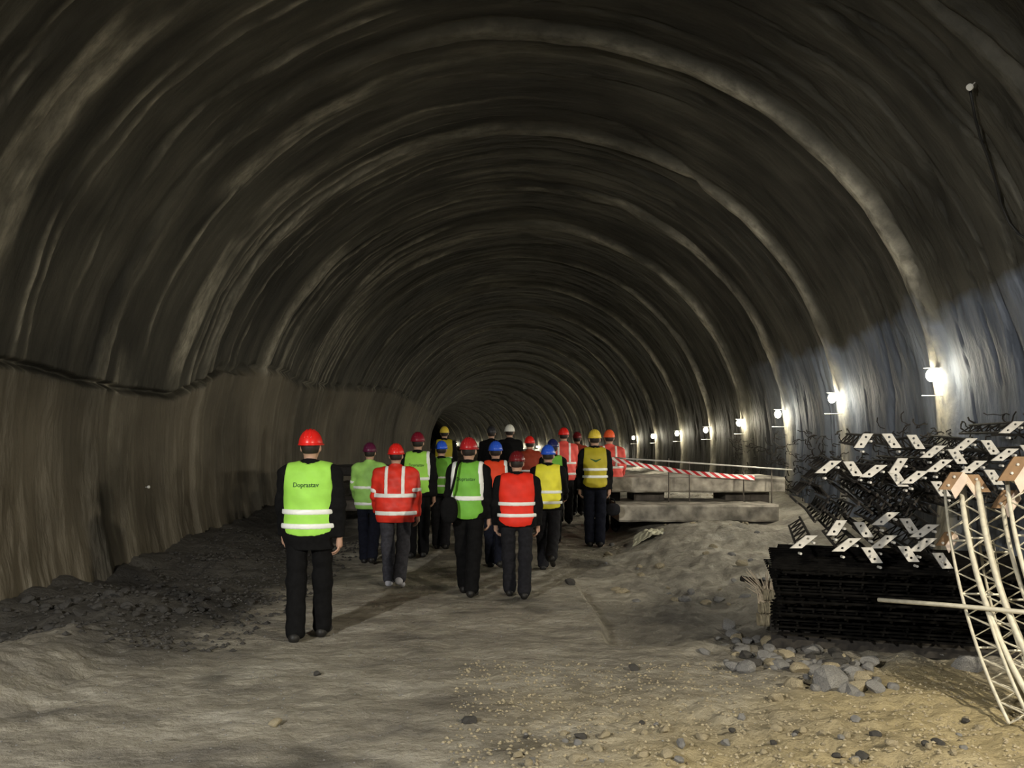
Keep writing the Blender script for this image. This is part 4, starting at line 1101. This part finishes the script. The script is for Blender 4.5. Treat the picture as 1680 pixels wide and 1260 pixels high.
# ------------------------------------------------------------------ things on the walls
for k, (px, py, lab) in enumerate(((1592, 142, 'bright white survey disc high on the right wall'), (243, 799, 'tiny white survey disc low on the left wall'))):
    p = wall_pt(px, py, 0.10); n = (Vector((CX, p.y - 1.5, CZ)) - p).normalized()
    o = empty('survey_target', p); tag(o, lab, 'marker')
    mb = MB(); mb.tube([n*0.0, n*0.018], 0.030 if k == 0 else 0.02, 14); mb.build('disc', M_WHITE, o)
    mb = MB(); mb.tube([-n*0.07, n*0.002], 0.006, 6); mb.build('pin', M_STEEL, o)
cp = [(1592, 150), (1600, 195), (1608, 225), (1622, 262), (1634, 300), (1642, 335), (1655, 365), (1672, 385), (1700, 402)]
mb = MB(); mb.tube([wall_pt(*p, 0.07) for p in cp], 0.012, 6); o = mb.build('wall_cable', M_CABLE, None, True); tag(o, 'black cable hanging down the upper right wall below the white disc', 'cable')

# ------------------------------------------------------------------ stones
def rock_mesh(seed):
    import bmesh
    bm = bmesh.new(); bmesh.ops.create_icosphere(bm, subdivisions=2, radius=1.0); r = random.Random(seed)
    pl = [(Vector((r.gauss(0, 1), r.gauss(0, 1), r.gauss(0, 1))).normalized(), r.uniform(0.55, 0.85)) for _ in range(9)]
    for v in bm.verts:
        for n, d in pl:
            k = v.co.dot(n) - d
            if k > 0: v.co -= n*k
        v.co *= 1 + r.uniform(-0.04, 0.04)
        v.co.z *= 0.75
    me = bpy.data.meshes.new('stone'); bm.to_mesh(me); bm.free(); return me
ROCKS = {}
for nm, m in (('g', M_STONE), ('y', M_STONEY), ('d', M_STONED)):
    ROCKS[nm] = []
    for k in range(6):
        q = rock_mesh(k + 1); q.materials.append(m); ROCKS[nm].append(q)
def stone(x, y, r, kind, label, group=None, rr_=random, sink=0.33):
    o = bpy.data.objects.new('stone', rr_.choice(ROCKS[kind])); C.objects.link(o)
    o.scale = (r*rr_.uniform(0.85, 1.25), r*rr_.uniform(0.85, 1.2), r*rr_.uniform(0.75, 1.05)); o.rotation_euler = (rr_.uniform(-0.3, 0.3), rr_.uniform(-0.3, 0.3), rr_.uniform(0, 6.3))
    o.location = (x, y, gz(x, y) + r*sink); tag(o, label, 'stone', group); return o
def gpx(px, py):   # ground point under a pixel
    Y = 1.7*F/(py - HOR)
    for _ in range(8):
        X = (px - 840)/F*Y; Y = (CAMZ - gz(X, Y))*F/(py - HOR)
    return (px - 840)/F*Y, Y
rs = random.Random(77)
for (px, py, r, kd, lab) in (
    (1362, 1126, 0.135, 'g', 'largest pale boulder at the front of the rubble heap'), (1402, 1112, 0.11, 'g', 'second large grey boulder beside the pale boulder'),
    (1435, 1135, 0.075, 'g', 'grey stone right of the two large boulders'), (1303, 1128, 0.075, 'y', 'pale pointed stone left of the largest boulder'),
    (1275, 1150, 0.06, 'y', 'flat tan stone at the left end of the rubble heap'), (1543, 1080, 0.075, 'g', 'upright white stone in front of the dark stack'),
    (1585, 1098, 0.12, 'g', 'wide light grey stone by the foot of the leaning cage'), (1590, 1070, 0.12, 'd', 'dark grey boulder behind the wide light stone'),
    (452, 1190, 0.045, 'y', 'single tan stone alone on the road at lower left'), (770, 1186, 0.05, 'd', 'dark clod on the road at the lower centre'),
    (935, 958, 0.085, 'd', 'dark clod at the corner of the raised track'), (1465, 1130, 0.05, 'g', 'small pale stone at the right end of the rubble heap'),
    (520, 1108, 0.035, 'd', 'small dark stone on the road right of the nearest walker'), (1040, 1100, 0.05, 'd', 'dark lump beside the faint road groove')):
    x, y = gpx(px, py); stone(x, y, r, kd, lab, None, rs)
for k in range(95):
    u = rs.random(); px = 1190 + 250*u + rs.gauss(0, 22); py = 1052 + 72*u + rs.gauss(0, 17)
    x, y = gpx(px, py); stone(x, y, rs.uniform(0.03, 0.085)*(1.1 if k % 4 else 0.7), rs.choice('gggdy'), 'small angular stone in the grey rubble heap before the dark stack', 'rubble heap stones', rs)
for k in range(60):
    px = rs.uniform(840, 1640); py = rs.uniform(1165, 1255) if px > 1000 else rs.uniform(1200, 1255)
    x, y = gpx(px, py); stone(x, y, rs.uniform(0.014, 0.038), rs.choice('yygd'), 'loose pebble strewn over the yellowish ground at the lower right', 'pebbles at lower right', rs)
for k in range(45):
    px = rs.uniform(0, 420); py = rs.uniform(985, 1050) - 0.12*px
    x, y = gpx(px, py); x = max(x, -4.75); stone(x, y, rs.uniform(0.03, 0.08), rs.choice('ddd'), 'dark lump of muck at the foot of the left wall', 'muck lumps on the left', rs)
for k in range(80):
    px = rs.uniform(990, 1265); py = rs.uniform(868, 985)
    x, y = gpx(px, py); stone(x, y, rs.uniform(0.02, 0.085), rs.choice('gyy'), 'lump of spoil on the rough ground before the pale slabs', 'spoil lumps on the right', rs, 0.05)
# fine gravel
def gravel(name, n, fx, label, m, r0, r1):
    mb = MB(); ico = [(0,0,1),(0.9,0,0.1),(0.2,0.9,0),(-0.8,0.4,0.1),(-0.6,-0.7,0),(0.4,-0.8,0.1),(0,0,-0.6)]
    fc = [(0,1,2),(0,2,3),(0,3,4),(0,4,5),(0,5,1),(6,2,1),(6,3,2),(6,4,3),(6,5,4),(6,1,5)]
    pts = [fx() for _ in range(n)]; X = np.array([p[0] for p in pts]); Yv = np.array([p[1] for p in pts]); Z = ground(X, Yv)
    for x, y, z in zip(X, Yv, Z):
        r = rs.uniform(r0, r1); a = rs.uniform(0, 6.3); c, s_ = math.cos(a)*r, math.sin(a)*r; e = rs.uniform(0.6, 1.0)
        mb.add([(x + u*c - v*s_, y + u*s_ + v*c, z + w_*r*e*0.8 + r*0.15) for u, v, w_ in ico], fc)
    o = mb.build(name, m); tag(o, label, 'gravel', None, 'stuff')
gravel('gravel', 2600, lambda: (rs.uniform(-0.4, 3.4), 4.4 + 2.3*rs.random()**1.2), 'fine yellowish gravel over the lower right ground', M_STONEY, 0.006, 0.018)
gravel('muck_crumbs', 1800, lambda: (rs.uniform(-4.7, -2.3), rs.uniform(7.0, 14)), 'dark crumbs of muck along the left wall', M_STONED, 0.01, 0.04)
gravel('road_grit', 1500, lambda: (rs.uniform(-3.5, 1.5), rs.uniform(4.3, 10)), 'scattered grit on the road surface', M_STONE, 0.004, 0.011)
